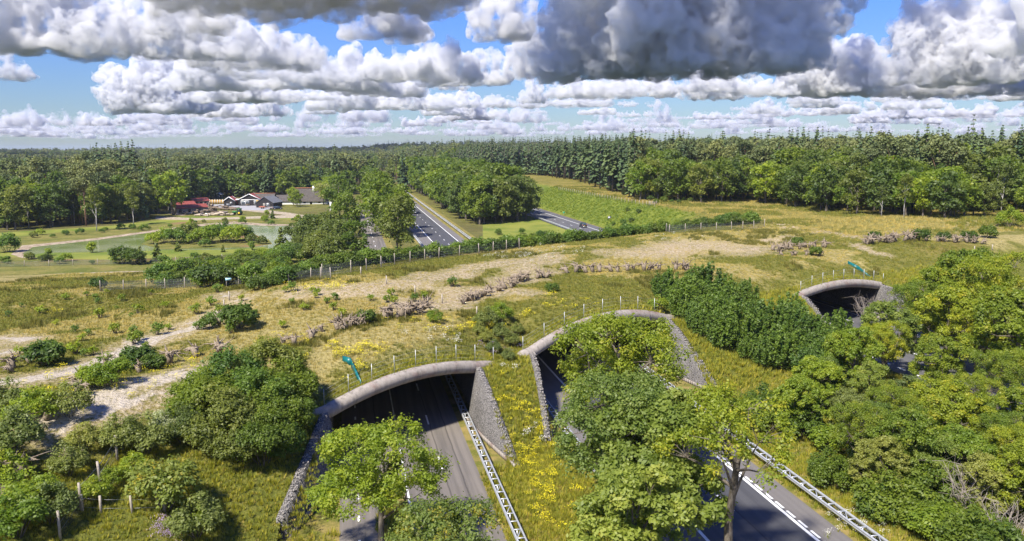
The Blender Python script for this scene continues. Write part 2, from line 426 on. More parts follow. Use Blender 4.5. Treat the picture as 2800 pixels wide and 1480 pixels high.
def gz(x, y): return float(max(M(np.array([x]), np.array([y]))[0], 0.0))
def in_road(x, y, m=0.0):
    """inside an open carriageway cutting (not on the deck above it)"""
    x = np.asarray(x, float); y = np.asarray(y, float); r = np.zeros(np.broadcast(x, y).shape, bool)
    for xa, xb, *_q in TUN: r |= (x > xa - .6 - m) & (x < xb + .6 + m) & ((y < yf(x) - .5 + m * .3) | (y > yb(x) - m))
    return r

SAND = [[hit(*p)[:2] for p in l] for l in (
    [(-80, 1062), (120, 1035), (250, 1000), (330, 965), (400, 930)], [(330, 965), (500, 905), (610, 850)], 
    [(640, 835), (650, 820), (600, 805)], [(0, 925), (70, 930)], [(-20, 970), (20, 965)])]
SCARP = [[hit(*p)[:2] for p in l] for l in ([(150, 1160), (220, 1110), (300, 1075), (380, 1050), (470, 1030), (600, 1012)], [(230, 1120), (330, 1110), (420, 1085)])]
BARE = [[hit(*p)[:2] for p in l] for l in ([(840, 800), (1000, 790), (1150, 770), (1300, 730), (1420, 715)], [(1080, 840), (1200, 835), (1260, 800)], [(1400, 760), (1500, 700)], [(1200, 800), (1300, 790), (1420, 800)],
    [(1750, 690), (1900, 670), (2020, 680)], [(2100, 660), (2250, 632), (2360, 655)], [(2330, 668), (2390, 690), (2440, 700)], [(2220, 640), (2280, 630)], [(2130, 590), (2150, 625)])]
def masks(x, y):
    n1 = fbm(x, y, 5, 4); n2 = fbm(x + 50, y, 1.7, 3); n3 = fbm(x, y + 90, 24, 4)
    sand = np.zeros_like(x)
    for l, wd in zip(SAND, (2.2, 1.0, .55, 1.3, 1.2)): sand = np.maximum(sand, 1 - sst(pldist(x, y, l) + (n1 - .5) * 3.4 + (n2 - .5) * 2.2, wd * .55, wd))
    for l, wd in zip(SCARP, (1.15, .8)): sand = np.maximum(sand, (1 - sst(pldist(x, y, l) + (n1 - .5) * 3.0 + (n2 - .5) * 2.4, wd * .6, wd * 1.3)))
    bare = np.zeros_like(x)
    for l, wd in zip(BARE, (5, 3.5, 5, 4, 8, 2.2, 1.6, 1.0, 2.0)): bare = np.maximum(bare, 1 - sst(pldist(x, y, l) + (n1 - .5) * 7 + (n2 - .5) * 3, wd * .25, wd * 1.25))
    bare = np.maximum(bare, .85 * (1 - sst(np.minimum.reduce([pldist(x, y, l) for l in SAND + SCARP]) + (n1 - .5) * 4, 1.2, 4.2)))
    t = (y - yf(x)) * .84
    dry = sst(n3 + (n1 - .5) * .5, .38, .62) * sst(t, -2, 8)
    # rank green growth: slopes, wedge between the carriageways, bank beside the far carriageway
    lush = np.clip(1 - sst(t, -4, 5), 0, 1)
    bankm = sst(x, 84, 86) * (1 - sst(x, 97.5, 101)) * sst(y, yb(x) + 22, yb(x) + 48)
    lush = np.maximum(lush, bankm)
    meadow = sst(x, 97, 101) * sst(y, yf(x) + 30, yf(x) + 42)
    return sand, bare, dry, lush, meadow, bankm
def ground_material():
    m, nt = material('heath_ground')
    tc = nt.n('ShaderNodeTexCoord').outputs['Object']
    big = nt.noise(tc, .05, 5, .6); mid = nt.noise(tc, .4, 5, .6); fine = nt.noise(tc, 3.2, 5, .7); tuft = nt.noise(tc, 1.1, 4, .65)
    sand, bare, dry, lush, mead, bank = (nt.attr(k) for k in ('sand', 'bare', 'dry', 'lush', 'meadow', 'bank'))
    green = nt.mix(nt.sm(mid, .3, .7), (.125, .128, .024), (.205, .185, .05))
    tan = nt.mix(nt.sm(fine, .3, .7), (.26, .215, .075), (.38, .32, .14))
    c = nt.mix(nt.sm(nt.m('ADD', nt.m('MULTIPLY', dry, .55), nt.m('MULTIPLY', mid, .62)), .36, .70), green, tan)
    c = nt.mix(nt.m('MULTIPLY', nt.sm(tuft, .52, .66), .55), c, (.07, .075, .016))
    # reddish seed heads in broad streaks
    c = nt.mix(nt.m('MULTIPLY', nt.sm(big, .52, .66), .14), c, (.30, .16, .06))
    rank = nt.mix(nt.sm(fine, .3, .75), (.075, .092, .014), (.18, .18, .034))
    rank = nt.mix(nt.sm(mid, .5, .75), rank, (.175, .165, .04))
    c = nt.mix(nt.m('MULTIPLY', lush, .9), c, rank)
    bk = nt.mix(nt.sm(mid, .35, .7), (.085, .125, .016), (.175, .20, .03))
    c = nt.mix(bank, c, bk)
    md = nt.mix(nt.sm(nt.noise(tc, .11, 5, .65), .35, .66), (.14, .135, .026), (.235, .19, .05))
    md = nt.mix(nt.m('MULTIPLY', nt.sm(fine, .5, .8), .5), md, (.085, .09, .02))
    c = nt.mix(mead, c, md)
    bc = nt.mix(nt.sm(fine, .35, .65), (.30, .215, .12), (.50, .42, .30))
    c = nt.mix(nt.m('MULTIPLY', bare, nt.sm(nt.m('ADD', nt.m('MULTIPLY', fine, .6), nt.m('MULTIPLY', tuft, .5)), .40, .62)), c, bc)
    sc_ = nt.mix(nt.sm(fine, .3, .7), (.36, .31, .23), (.52, .46, .38))
    c = nt.mix(nt.m('MULTIPLY', sand, nt.sm(nt.m('ADD', nt.m('ADD', nt.m('MULTIPLY', fine, .45), nt.m('MULTIPLY', tuft, .55)), nt.m('MULTIPLY', sand, .45)), .70, .98)), c, sc_)
    finish(nt, principled(nt, c, .95, nt.m('ADD', fine, nt.m('MULTIPLY', tuft, 1.2)), .9, .35, 0, .1))
    return m
P_, Q_ = build_mound()
MGROUND = ground_material()
_mk = masks(P_[:, 0], P_[:, 1])
mound = props(obj('overpass_mound', mesh('overpass_mound', P_, Q_, [MGROUND], vattr=dict(zip(('sand', 'bare', 'dry', 'lush', 'meadow', 'bank'), _mk)), smooth=True)), kind='structure')

def far_ground():
    m, nt = material('forest_floor')
    tc = nt.n('ShaderNodeTexCoord').outputs['Object']
    a = nt.noise(tc, .02, 6, .6); b = nt.noise(tc, 1.3, 5, .7); d = nt.noise(tc, .2, 4, .6)
    c = nt.mix(nt.sm(d, .35, .65), (.075, .09, .018), (.145, .14, .035))
    c = nt.mix(nt.sm(b, .4, .75), c, (.19, .16, .055))
    c = nt.mix(nt.m('MULTIPLY', nt.sm(a, .45, .6), .5), c, (.075, .06, .03))
    finish(nt, principled(nt, c, .95, b, .8, .3, 0, .1))
    r = np.concatenate([[0], np.geomspace(30, 11000, 34)]); th = np.linspace(0, 2 * math.pi, 49)[:-1]
    v = [(0, 0, 0)]; q = []; t = []
    for i, rr in enumerate(r[1:]): v += [(rr * math.cos(a_), rr * math.sin(a_), 0) for a_ in th]
    n = len(th)
    for j in range(n): t.append((0, 1 + j, 1 + (j + 1) % n))
    for i in range(len(r) - 2):
        for j in range(n): q.append((1 + i * n + j, 1 + (i + 1) * n + j, 1 + (i + 1) * n + (j + 1) % n, 1 + i * n + (j + 1) % n))
    props(obj('ground', mesh('ground', v, [q, t], [m])), kind='structure')
far_ground()
# ------------------------------------------------------------------ carriageways, verges and painted lines
def strip(name, x0, x1, y0, y1, z, mat, kind='structure', parent=None):
    n = max(2, int((y1 - y0) / 25)); ys = np.linspace(y0, y1, n)
    v = [(x, y, z) for y in ys for x in (x0, x1)]; q = [(2 * i, 2 * i + 1, 2 * i + 3, 2 * i + 2) for i in range(n - 1)]
    o = obj(name, mesh(name, v, q, [mat]), parent)
    if kind: o['kind'] = kind
    return o
def asphalt(name, base, track, seam):
    """aggregate grain, wheel tracks along the lane and long resurfacing joints"""
    m, nt = material(name)
    tc = nt.n('ShaderNodeTexCoord').outputs['Object']; sx = nt.n('ShaderNodeSeparateXYZ', {0: tc})
    st = nt.n('ShaderNodeCombineXYZ', {0: nt.m('MULTIPLY', sx.outputs[0], 1.0), 1: nt.m('MULTIPLY', sx.outputs[1], .035), 2: 0.0}).outputs[0]
    lane = nt.noise(st, 1.6, 4, .55); grain = nt.noise(tc, 9.0, 4, .8); wide = nt.noise(tc, .09, 4, .6)
    c = nt.mix(nt.sm(lane, .3, .7), base, track)
    c = nt.mix(nt.m('MULTIPLY', nt.sm(grain, .45, .8), .45), c, [min(1, q * 1.7) for q in base])
    c = nt.mix(nt.m('MULTIPLY', nt.sm(wide, .5, .7), .35), c, [q * .7 for q in track])
    for s in seam:
        wv = nt.m('ADD', sx.outputs[0], nt.m('MULTIPLY', nt.noise(tc, .25, 2), .25))
        d = nt.m('ABSOLUTE', nt.m('SUBTRACT', wv, s + .12))
        c = nt.mix(nt.m('MULTIPLY', nt.m('SUBTRACT', 1.0, nt.sm(d, .02, .10)), .6), c, [q * .35 for q in base])
    finish(nt, principled(nt, c, .82, grain, .35, .02, 0, .3))
    return m
A1 = asphalt('worn_asphalt', (.105, .095, .085), (.175, .155, .135), (7.3, 8.75, 2.0))
A2 = asphalt('dark_asphalt', (.053, .054, .061), (.070, .071, .078), (28.2,))
A2S = asphalt('shoulder_asphalt', (.125, .115, .11), (.15, .14, .132), ())
A3 = asphalt('grey_asphalt', (.085, .085, .09), (.11, .108, .112), (77.2,))
PAINT = simple('road_paint', (.74, .74, .72), .6, var=.10, scale=2.0)
def verge_mat():
    m, nt = material('verge_grass')
    tc = nt.n('ShaderNodeTexCoord').outputs['Object']
    a = nt.noise(tc, .5, 5, .65); b = nt.noise(tc, 4, 5, .7)
    c = nt.mix(nt.sm(a, .35, .65), (.11, .12, .022), (.27, .205, .075))
    c = nt.mix(nt.m('MULTIPLY', nt.sm(b, .45, .75), .6), c, (.20, .17, .045))
    finish(nt, principled(nt, c, .95, b, .8, .15, 0, .1)); return m
VERGE = verge_mat()
strip('road', -1.4, 10.2, 20, 132, .004, A1); strip('road', 4.0, 10.2, 132, 420, .004, A1)
strip('verge', 10.2, 12.0, 20, 520, .005, VERGE); strip('verge', 12.0, 19.0, 20, 73, .006, VERGE); strip('verge', -14, -1.4, 20, 75, .006, VERGE)
strip('verge', 19.0, 20.4, 20, 640, .005, VERGE); strip('verge', 34.0, 38.3, 20, 640, .005, VERGE)
strip('road', 20.4, 34.0, 20, 640, .007, A2S); strip('road', 23.9, 31.9, 20, 640, .011, A2)
strip('road', 71.4, 82.6, 20, 175, .007, A3); strip('road', 71.4, 84.6, 175, 700, .007, A3); strip('road', 65.0, 71.4, 20, 128, .007, A3)
strip('verge', 84.6, 86.2, 180, 640, .012, VERGE)
# median strip the roadside oak stands on
sheet('verge', [(1.2, 20), (3.9, 20), (3.9, 58), (3.4, 69), (2.9, 74), (2.4, 66), (1.6, 56)], VERGE, .010)
def lines(xs, spans, z):
    out = []
    for x, (a, b), wd in [(xs[0], s, xs[1]) for s in spans]: out.append((x, a, b, wd))
    return out
def paint(name, x, wd, y0, y1, z, dash=None, off=0.0):
    mb = MB()
    if dash is None:
        n = int((y1 - y0) / 20) + 2; ys = np.linspace(y0, y1, n)
        v = [(xx, y, z) for y in ys for xx in (x - wd / 2, x + wd / 2)]
        mb.add(v, [(2 * i, 2 * i + 1, 2 * i + 3, 2 * i + 2) for i in range(n - 1)])
    else:
        ln, gap = dash; y = y0 + off
        while y < y1:
            mb.add([(x - wd / 2, y, z), (x + wd / 2, y, z), (x + wd / 2, y + ln, z), (x - wd / 2, y + ln, z)], [(0, 1, 2, 3)]); y += ln + gap
    o = mb.build(name, PAINT); o['kind'] = 'structure'
paint('lane_dashes', 7.2, .17, 20, 420, .012, (3, 9), 1.0)
paint('edge_dashes', 0.0, .17, 20, 132, .012, (1, 3))
paint('edge_line', 3.95, .15, 62, 128, .012)
paint('edge_line', 24.05, .26, 20, 640, .016); paint('edge_line', 31.6, .26, 20, 640, .016); paint('lane_dashes', 28.0, .18, 20, 640, .016, (3, 9))
paint('block_dashes', 31.95, .2, 20, 90, .017, (1.2, .5))
paint('edge_line', 73.2, .26, 20, 700, .013); paint('edge_line', 81.0, .26, 20, 700, .013); paint('lane_dashes', 77.2, .18, 20, 700, .013, (3, 9)); paint('block_dashes', 66.6, .3, 20, 128, .013, (1.5, 1.5))
# ------------------------------------------------------------------ portals: vaults, gravel-faced walls, precast beams, posts, guide screens
def concrete_mat(name, base, stain, rough=.85):
    m, nt = material(name)
    tc = nt.n('ShaderNodeTexCoord').outputs['Object']; sx = nt.n('ShaderNodeSeparateXYZ', {0: tc})
    st = nt.n('ShaderNodeCombineXYZ', {0: nt.m('MULTIPLY', sx.outputs[0], 1.0), 1: nt.m('MULTIPLY', sx.outputs[1], 1.0), 2: nt.m('MULTIPLY', sx.outputs[2], .18)}).outputs[0]
    a = nt.noise(st, 3.2, 5, .65); b = nt.noise(tc, .45, 5, .6); f = nt.noise(tc, 9, 4, .7)
    c = nt.mix(nt.sm(a, .3, .7), base, [q * .72 for q in base])
    c = nt.mix(nt.m('MULTIPLY', nt.sm(b, .48, .68), .75), c, stain)
    c = nt.mix(nt.m('MULTIPLY', nt.sm(a, .55, .72), .7), c, [q * .42 for q in base])
    finish(nt, principled(nt, c, rough, f, .35, .03, 0, .2)); return m
CONC = concrete_mat('weathered_concrete', (.33, .295, .26), (.22, .145, .125))
VAULT = concrete_mat('vault_concrete', (.34, .33, .32), (.26, .25, .24))
def gravel_mat():
    m, nt = material('gravel_facing')
    tc = nt.n('ShaderNodeTexCoord').outputs['Object']
    vo = nt.n('ShaderNodeTexVoronoi', {'Vector': tc, 'Scale': 13.0}); col = nt.n('ShaderNodeSeparateColor', {0: vo.outputs['Color']})
    c = nt.mix(nt.sm(col.outputs[0], .1, .95), (.17, .16, .15), (.27, .255, .24))
    c = nt.mix(nt.sm(col.outputs[1], .82, .95), c, (.38, .365, .35))
    c = nt.mix(nt.m('MULTIPLY', nt.sm(nt.noise(tc, .5, 4), .45, .7), .45), c, (.11, .105, .10))
    c = nt.mix(nt.sm(vo.outputs['Distance'], .45, .7), c, (.05, .048, .045))
    finish(nt, principled(nt, c, .9, nt.m('SUBTRACT', 1.0, vo.outputs['Distance']), .9, .10, 0, .15)); return m
GRAVEL = gravel_mat()
STEEL = simple('galvanised_steel', (.50, .52, .54), .5, .5, var=.12, scale=2.5)
DKSTEEL = simple('weathered_steel', (.30, .31, .32), .55, .5, var=.2, scale=2.5)
TEAL = simple('teal_plastic', (.004, .11, .115), .35, var=.12, scale=1.2)
STONE = simple('pale_stone', (.27, .25, .23), .9, var=.35, scale=9)
WOODP = simple('weathered_post_wood', (.34, .30, .25), .9, var=.25, scale=6)
def portal(k, name, label):
    xa, xb, za, zb, zc = TUN[k]
    root = thing('tunnel_portal', label, 'tunnel', ((xa + xb) / 2, float(yf((xa + xb) / 2)), 0))
    off = np.array(root.location)
    L = lambda P: np.asarray(P, float) - off
    # vault: skewed arch from the front to the back line
    xs = np.linspace(xa - .3, xb + .3, 25); v = []; q = []
    for x in xs:
        z = float(beam_z(k, x)) - .45 - .25 * (abs(2 * (x - xa) / (xb - xa) - 1) ** 6)
        v += [(x, float(yf(x)) - .1, z), (x, float(yb(x)) + .2, z)]
    q = [(2 * i, 2 * i + 1, 2 * i + 3, 2 * i + 2) for i in range(24)]
    obj('vault', mesh('vault', L(v), q, [VAULT], smooth=True), root)
    # retaining walls, vertical inside the tunnel and battered and stepped down along the splayed wings
    for e, sg in ((xa, -1), (xb, 1)):
        y0 = float(yf(e)); y1 = float(yb(e))
        ys = np.concatenate([np.linspace(y0 - 14.2, y0, 34), np.linspace(y0, y1, 14)[1:], np.linspace(y1, y1 + 13, 14)[1:]])
        rng = random.Random(k * 9 + (sg > 0)); rows = []
        for y in ys:
            eo = e + sg * .45                                                  # outer edge follows the cut in the mound
            fx = float(flare(np.array([eo]), np.array([y]))[0])
            zt = float(M(np.array([eo + fx + sg * .25]), np.array([y]))[0]) if (y < y0 - .01 or y > y1 + .01) else float(beam_z(k, e)) - .35
            zt = min(zt, float(beam_z(k, e)) - .2)
            front = y < y0
            zt = max(zt + (.22 + .10 * rng.random() if front else .1), -.15)
            bt = .16 * max(zt, 0) if front else .0
            xi = e + fx
            rows.append([(xi - sg * bt * .9, y, -.2), (xi, y, zt), (eo + fx + sg * .12, y, zt + .02), (eo + fx + sg * .12, y, -.25)])
        n = len(rows); V = np.array(rows).reshape(-1, 3); Q = []
        for i in range(n - 1):
            for j in range(3):
                a, b, c, d = i * 4 + j, i * 4 + j + 1, (i + 1) * 4 + j + 1, (i + 1) * 4 + j
                Q.append((a, b, c, d) if sg < 0 else (a, d, c, b))
        Q += [(3, 2, 1, 0), ((n - 1) * 4, (n - 1) * 4 + 1, (n - 1) * 4 + 2, (n - 1) * 4 + 3)]
        obj('retaining_wall', mesh('retaining_wall', L(V), Q, [GRAVEL]), root)
        # concrete plinth at the foot of the wing
        mb = MB(); fr = [r for r in rows if r[0][1] <= y0 + .1]
        for r, s in zip(fr[:-1], fr[1:]):
            p, q_ = np.array(r[0]), np.array(s[0]); mb.beam(L(p + (-sg * .12, 0, .38)), L(q_ + (-sg * .12, .0, .38)), .16, .45)
        mb.build('plinth', CONC, root)
        # loose stones along the top of the wing
        sv = []; st = []
        for r in fr:
            for _ in range(9):
                c = np.array(r[1]) + (sg * rng.uniform(-.05, .5), rng.uniform(-.3, .3), rng.uniform(0, .06)); s_ = rng.uniform(.045, .095)
                o_ = len(sv); d = np.array([(1, 0, 0), (-1, 0, 0), (0, 1, 0), (0, -1, 0), (0, 0, 1), (0, 0, -1)]) * s_ * np.array([rng.uniform(.7, 1.3) for _ in range(18)]).reshape(6, 3)
                sv += list(L(c + d)); st += [(o_ + a, o_ + b, o_ + c_) for a, b, c_ in ((0, 2, 4), (2, 1, 4), (1, 3, 4), (3, 0, 4), (2, 0, 5), (1, 2, 5), (3, 1, 5), (0, 3, 5))]
        props(obj('coping_stones', mesh('coping_stones', sv, st, [STONE]), root), kind='stuff')
    # beam: rounded precast pieces with open joints, thinning into the earth at both ends
    e0, e1 = xa - (4.2 if k == 0 else 3.0), xb + 3.7
    zext = lambda x: float(beam_z(k, np.clip(x, xa - .2, xb + .2))) - .30 * max(0, xa - x) ** 1.35 * .5 - .30 * max(0, x - xb) ** 1.35 * .5
    ns = int(round((e1 - e0) / 2.1)); cuts = np.linspace(e0, e1, ns + 1)
    segs = []
    for a, b in zip(cuts[:-1], cuts[1:]):
        mb = MB(); xs = np.linspace(a + .018, b - .018, 6); pts = [(x, float(yf(x)) - .35, zext(x)) for x in xs]
        r = [.64 * min(1, .22 + min(x - e0, e1 - x) / 2.2) for x in xs]
        mb.tube(L(pts), np.array(r), 16, cap=False)
        o = mb.build('beam_segment', CONC, root, smooth=True); o.data.shade_smooth(); segs.append(o)
    mb = MB(); xs = np.linspace(e0 + .3, e1 - .3, 40); mb.tube(L([(x, float(yf(x)) - .35, zext(x)) for x in xs]), np.array([.58 * min(1, .2 + min(x - e0, e1 - x) / 2.2) for x in xs]), 10)
    mb.build('beam_core', VAULT, root)
    return root, zext
PORT = []
for k, nm in enumerate(('arched tunnel portal nearest the camera, grey concrete rim above the worn two-lane road', 'middle arched tunnel portal with pale concrete rim half hidden behind a yellow-green tree', 'far right arched tunnel portal with small pale rim above the row of leafy bushes')):
    PORT.append(portal(k, 'tunnel_portal', nm))
# wire safety fences standing on the rims
for k, (txt, xs) in enumerate((('nearest portal', np.linspace(-2.6, 14.2, 9)), ('middle portal', np.linspace(17.8, 39.5, 9)), ('far right portal', np.linspace(65.0, 84.6, 9)))):
    zx = PORT[k][1]; c = (float(xs[4]), float(yf(xs[4])), zx(xs[4]))
    f = thing('safety_fence', 'thin wire fence of galvanised posts standing on the concrete rim of the ' + txt, 'fence', c)
    tops = []
    for x in xs:
        b = np.array((x, float(yf(x)) - .25, zx(x) + (.55 if xs[0] + 1 < x < xs[-1] - 1 else .35))); t = b + (0, 0, 1.75); tops.append((b, t))
        MB().beam(b - c, t - c, .045, .045).box(b - c - (.14, .14, .02), b - c + (.14, .14, .06)).build('post', STEEL, f)
    for h in (.4, .8, 1.2, 1.6):
        mb = MB(); 
        for (b, t), (b2, t2) in zip(tops[:-1], tops[1:]): mb.beam(b + (0, 0, h) - c, b2 + (0, 0, h) - c, .008, .008)
        mb.build('wire', STEEL, f)
# teal guide screens leading up from the rims
def screen(label, px):
    P = [hit(*p) for p in px]
    root = thing('guide_screen', label, 'screen', P[0]); c = np.array(P[0])
    for (a, b), (ha, hb) in zip(zip(P[:-1], P[1:]), ((.5, .7), (.62, .32))):
        a, b = np.array(a), np.array(b); d = b - a; d[2] = 0; d /= np.linalg.norm(d); nrm = np.array((-d[1], d[0], 0)) * .05
        v = []
        for q, h in ((a, ha), (b, hb)): v += [q - nrm + (0, 0, -.1), q + nrm + (0, 0, -.1), q + nrm * 2.6 + (0, 0, h), q + nrm * 1.4 + (0, 0, h + .02)]
        obj('panel', mesh('panel', np.array(v) - c, [(0, 1, 2, 3), (7, 6, 5, 4), (0, 4, 5, 1), (1, 5, 6, 2), (2, 6, 7, 3), (3, 7, 4, 0)], [TEAL]), root)
    return root
screen('teal plastic guide screen bent on the grass above the nearest portal', [(936, 988), (958, 1000), (985, 1052)])
screen('teal plastic guide screen running down the dry grass to the far right portal', [(2318, 722), (2350, 742), (2380, 762)])
# ------------------------------------------------------------------ crash barriers: two rails tied by cross bars like a ladder
def barrier(label, x, y0, y1, gap=.75, zr=.72, step=1.33, mat=STEEL):
    root = thing('crash_barrier', label, 'guardrail', (x, y0, 0))
    prof = [(-.02, -.15), (.05, -.11), (.05, -.04), (-.01, 0), (.05, .04), (.05, .11), (-.02, .15), (-.05, .15), (-.05, -.15)]
    L_ = y1 - y0
    for sg in (-1, 1):
        xx = gap / 2 * sg; v = []; n = len(prof)
        for y in (0, L_): v += [(xx + a * sg, y, zr + b) for a, b in prof]
        q = [(i, (i + 1) % n, (i + 1) % n + n, i + n) for i in range(n)]
        obj('rail', mesh('rail', v, [tuple(reversed(f)) if sg > 0 else f for f in q], [mat]), root)
    bar = MB().beam((-gap / 2 + .05, 0, zr + .06), (gap / 2 - .05, 0, zr + .06), .09, .07).mesh('cross_bar', mat)
    diag = MB().beam((-gap / 2 + .05, 0, zr + .05), (gap / 2 - .05, step, zr + .05), .06, .05).mesh('brace', mat)
    leg = MB().box((-.05, -.03, 0), (.05, .03, zr)).mesh('leg', mat)
    n = int(L_ / step)
    for i in range(min(n, 120)):
        y = i * step + .1; obj('cross_bar', bar, root, (0, y, 0))
        if i % 3 == 1: obj('brace', diag, root, (0, y, 0))
        if i % 2 == 0: obj('leg', leg, root, (0, y, 0))
    return root
barrier('ladder-like galvanised crash barrier along the right verge of the road through the nearest tunnel', 10.95, 44, 104, .62)
barrier('galvanised crash barrier on the left verge of the motorway under the middle tunnel', 19.75, 60, 128, .62)
barrier('double-railed galvanised crash barrier on the right verge of the motorway lower right', 34.9, 42, 96, .75)
barrier('crash barrier beyond the crossing on the left of the motorway with the lorry', 19.75, 185, 262, .62)
barrier('long crash barrier beyond the crossing on the right of the motorway below the tall trees', 35.3, 212, 560, .75, step=3.0)
barrier('crash barrier on the left of the far carriageway with the dark car', 71.3, 240, 420, .62, step=3.0)
# ------------------------------------------------------------------ foliage materials
def leaf_mat(name, dark, light, warm=None, transl=.55, gloss=.02):
    dark, light = [q * 1.7 for q in dark], [q * 1.45 for q in light]; warm = [q * 1.2 for q in warm] if warm else None
    m, nt = material(name)
    t = nt.attr('tint'); r = nt.n('ShaderNodeObjectInfo').outputs['Random']
    c = nt.mix(t, dark, light)
    if warm: c = nt.mix(nt.sm(t, .72, 1.0), c, warm)
    c = nt.mix(1.0, c, nt.mix(r, (.68, .76, .80), (1.32, 1.18, .95)), 'MULTIPLY')
    d = nt.n('ShaderNodeBsdfDiffuse', {'Color': c}); tr = nt.n('ShaderNodeBsdfTranslucent', {'Color': nt.mix(1.0, c, (1.25, 1.3, .7), 'MULTIPLY')})
    s = nt.n('ShaderNodeMixShader', {0: transl, 1: d.outputs[0], 2: tr.outputs[0]})
    g = nt.n('ShaderNodeBsdfGlossy', {'Color': (1, 1, 1, 1), 'Roughness': .55}); s2 = nt.n('ShaderNodeMixShader', {0: gloss, 1: s.outputs[0], 2: g.outputs[0]})
    finish(nt, s2.outputs[0]); return m
LF = {
    'oak': leaf_mat('oak_leaves', (.095, .135, .012), (.225, .27, .022), (.34, .33, .03)),
    'fresh': leaf_mat('fresh_leaves', (.085, .135, .012), (.20, .26, .022), (.27, .31, .03)),
    'broad': leaf_mat('broad_leaves', (.056, .092, .010), (.135, .185, .022)),
    'deep': leaf_mat('deep_green_leaves', (.045, .078, .014), (.105, .145, .026)),
    'hornbeam': leaf_mat('hornbeam_leaves', (.050, .095, .014), (.13, .20, .030)),
    'willow': leaf_mat('willow_leaves', (.10, .125, .028), (.21, .235, .06)),
    'birch': leaf_mat('birch_leaves', (.065, .090, .018), (.14, .17, .035)),
    'pine': leaf_mat('pine_needles', (.055, .072, .026), (.12, .14, .052), transl=.15),
    'spruce': leaf_mat('spruce_needles', (.030, .054, .024), (.075, .105, .042), transl=.1),
    'gold': leaf_mat('golden_leaves', (.11, .15, .03), (.24, .26, .045), (.48, .36, .03)),
    'acacia': leaf_mat('blossoming_leaves', (.12, .15, .035), (.24, .26, .08), (.50, .48, .26)),
    'silver': leaf_mat('silver_leaves', (.15, .18, .11), (.34, .38, .27)),
    'ash': leaf_mat('ash_leaves', (.085, .125, .022), (.19, .24, .045), (.26, .30, .07)),
    'broom': leaf_mat('broom_stems', (.04, .075, .012), (.10, .15, .02)),
    'dead': leaf_mat('dead_needles', (.12, .075, .045), (.22, .15, .09), transl=.1),
    'twig': leaf_mat('bare_twigs', (.13, .11, .09), (.26, .22, .185), transl=.05),
}
def bark_mat(name, a, b, sc=6):
    m, nt = material(name); tc = nt.n('ShaderNodeTexCoord').outputs['Object']; sx = nt.n('ShaderNodeSeparateXYZ', {0: tc})
    st = nt.n('ShaderNodeCombineXYZ', {0: sx.outputs[0], 1: sx.outputs[1], 2: nt.m('MULTIPLY', sx.outputs[2], .22)}).outputs[0]
    n = nt.noise(st, sc, 5, .7); finish(nt, principled(nt, nt.mix(nt.sm(n, .35, .65), a, b), .95, n, .7, .05, 0, .1)); return m
BK = {'oak': bark_mat('oak_bark', (.075, .062, .048), (.19, .165, .135)), 'pine': bark_mat('pine_bark', (.16, .095, .06), (.30, .19, .125)),
      'birch': bark_mat('birch_bark', (.22, .20, .18), (.62, .60, .57), 3), 'spruce': bark_mat('spruce_bark', (.10, .085, .07), (.22, .19, .165))}
# ------------------------------------------------------------------ plant meshes
def leaf_quads(rng, pos, nrm, size, aspect=.6, jit=.35):
    n = len(pos); a = rng.normal(size=(n, 3)); nrm = nrm / (np.linalg.norm(nrm, axis=1)[:, None] + 1e-9)
    t = np.cross(nrm, a); t /= np.linalg.norm(t, axis=1)[:, None] + 1e-9; b = np.cross(nrm, t)
    s = (size * (1 - jit + 2 * jit * rng.random(n)))[:, None] * .5
    v = np.stack([pos - t * s, pos + b * s * aspect - nrm * s * .25, pos + t * s, pos - b * s * aspect - nrm * s * .25], 1).reshape(-1, 3)
    return v, np.arange(n * 4).reshape(-1, 4)
def foliage(name, rng, C, Rc, per, leaf, mat, flat=.8, up=.8, aspect=.6, tcl=.7):
    K = len(C); d = rng.normal(size=(K, per, 3)); d /= np.linalg.norm(d, axis=2)[:, :, None]
    d[:, :, 2] = np.where(rng.random((K, per)) < .35, np.abs(d[:, :, 2]), d[:, :, 2])
    rr = Rc[:, None, None] * (.35 + .65 * rng.random((K, per, 1)) ** .5) * (1 + .25 * rng.normal(size=(K, per, 1)))
    pos = (C[:, None] + d * rr * np.array([1, 1, flat])).reshape(-1, 3)
    nrm = d.reshape(-1, 3) * .8 + rng.normal(size=(K * per, 3)) * .55 + np.array([0, 0, up])
    v, q = leaf_quads(rng, pos, nrm, np.full(len(pos), leaf), aspect)
    tint = np.clip(np.repeat(rng.random(K), per) * tcl + rng.random(K * per) * (1 - tcl) * 1.15, 0, 1)
    return mesh(name, v, q, [mat], fattr={'tint': tint})
def curve(p, q, rng, n=5, sag=.12):
    p, q = np.array(p, float), np.array(q, float); t = np.linspace(0, 1, n)[:, None]; L = np.linalg.norm(q - p)
    off = rng.normal(size=3) * sag * L; off[2] = abs(off[2]) * .6
    return p + (q - p) * t + off * (t * (1 - t) * 2) * 1.0
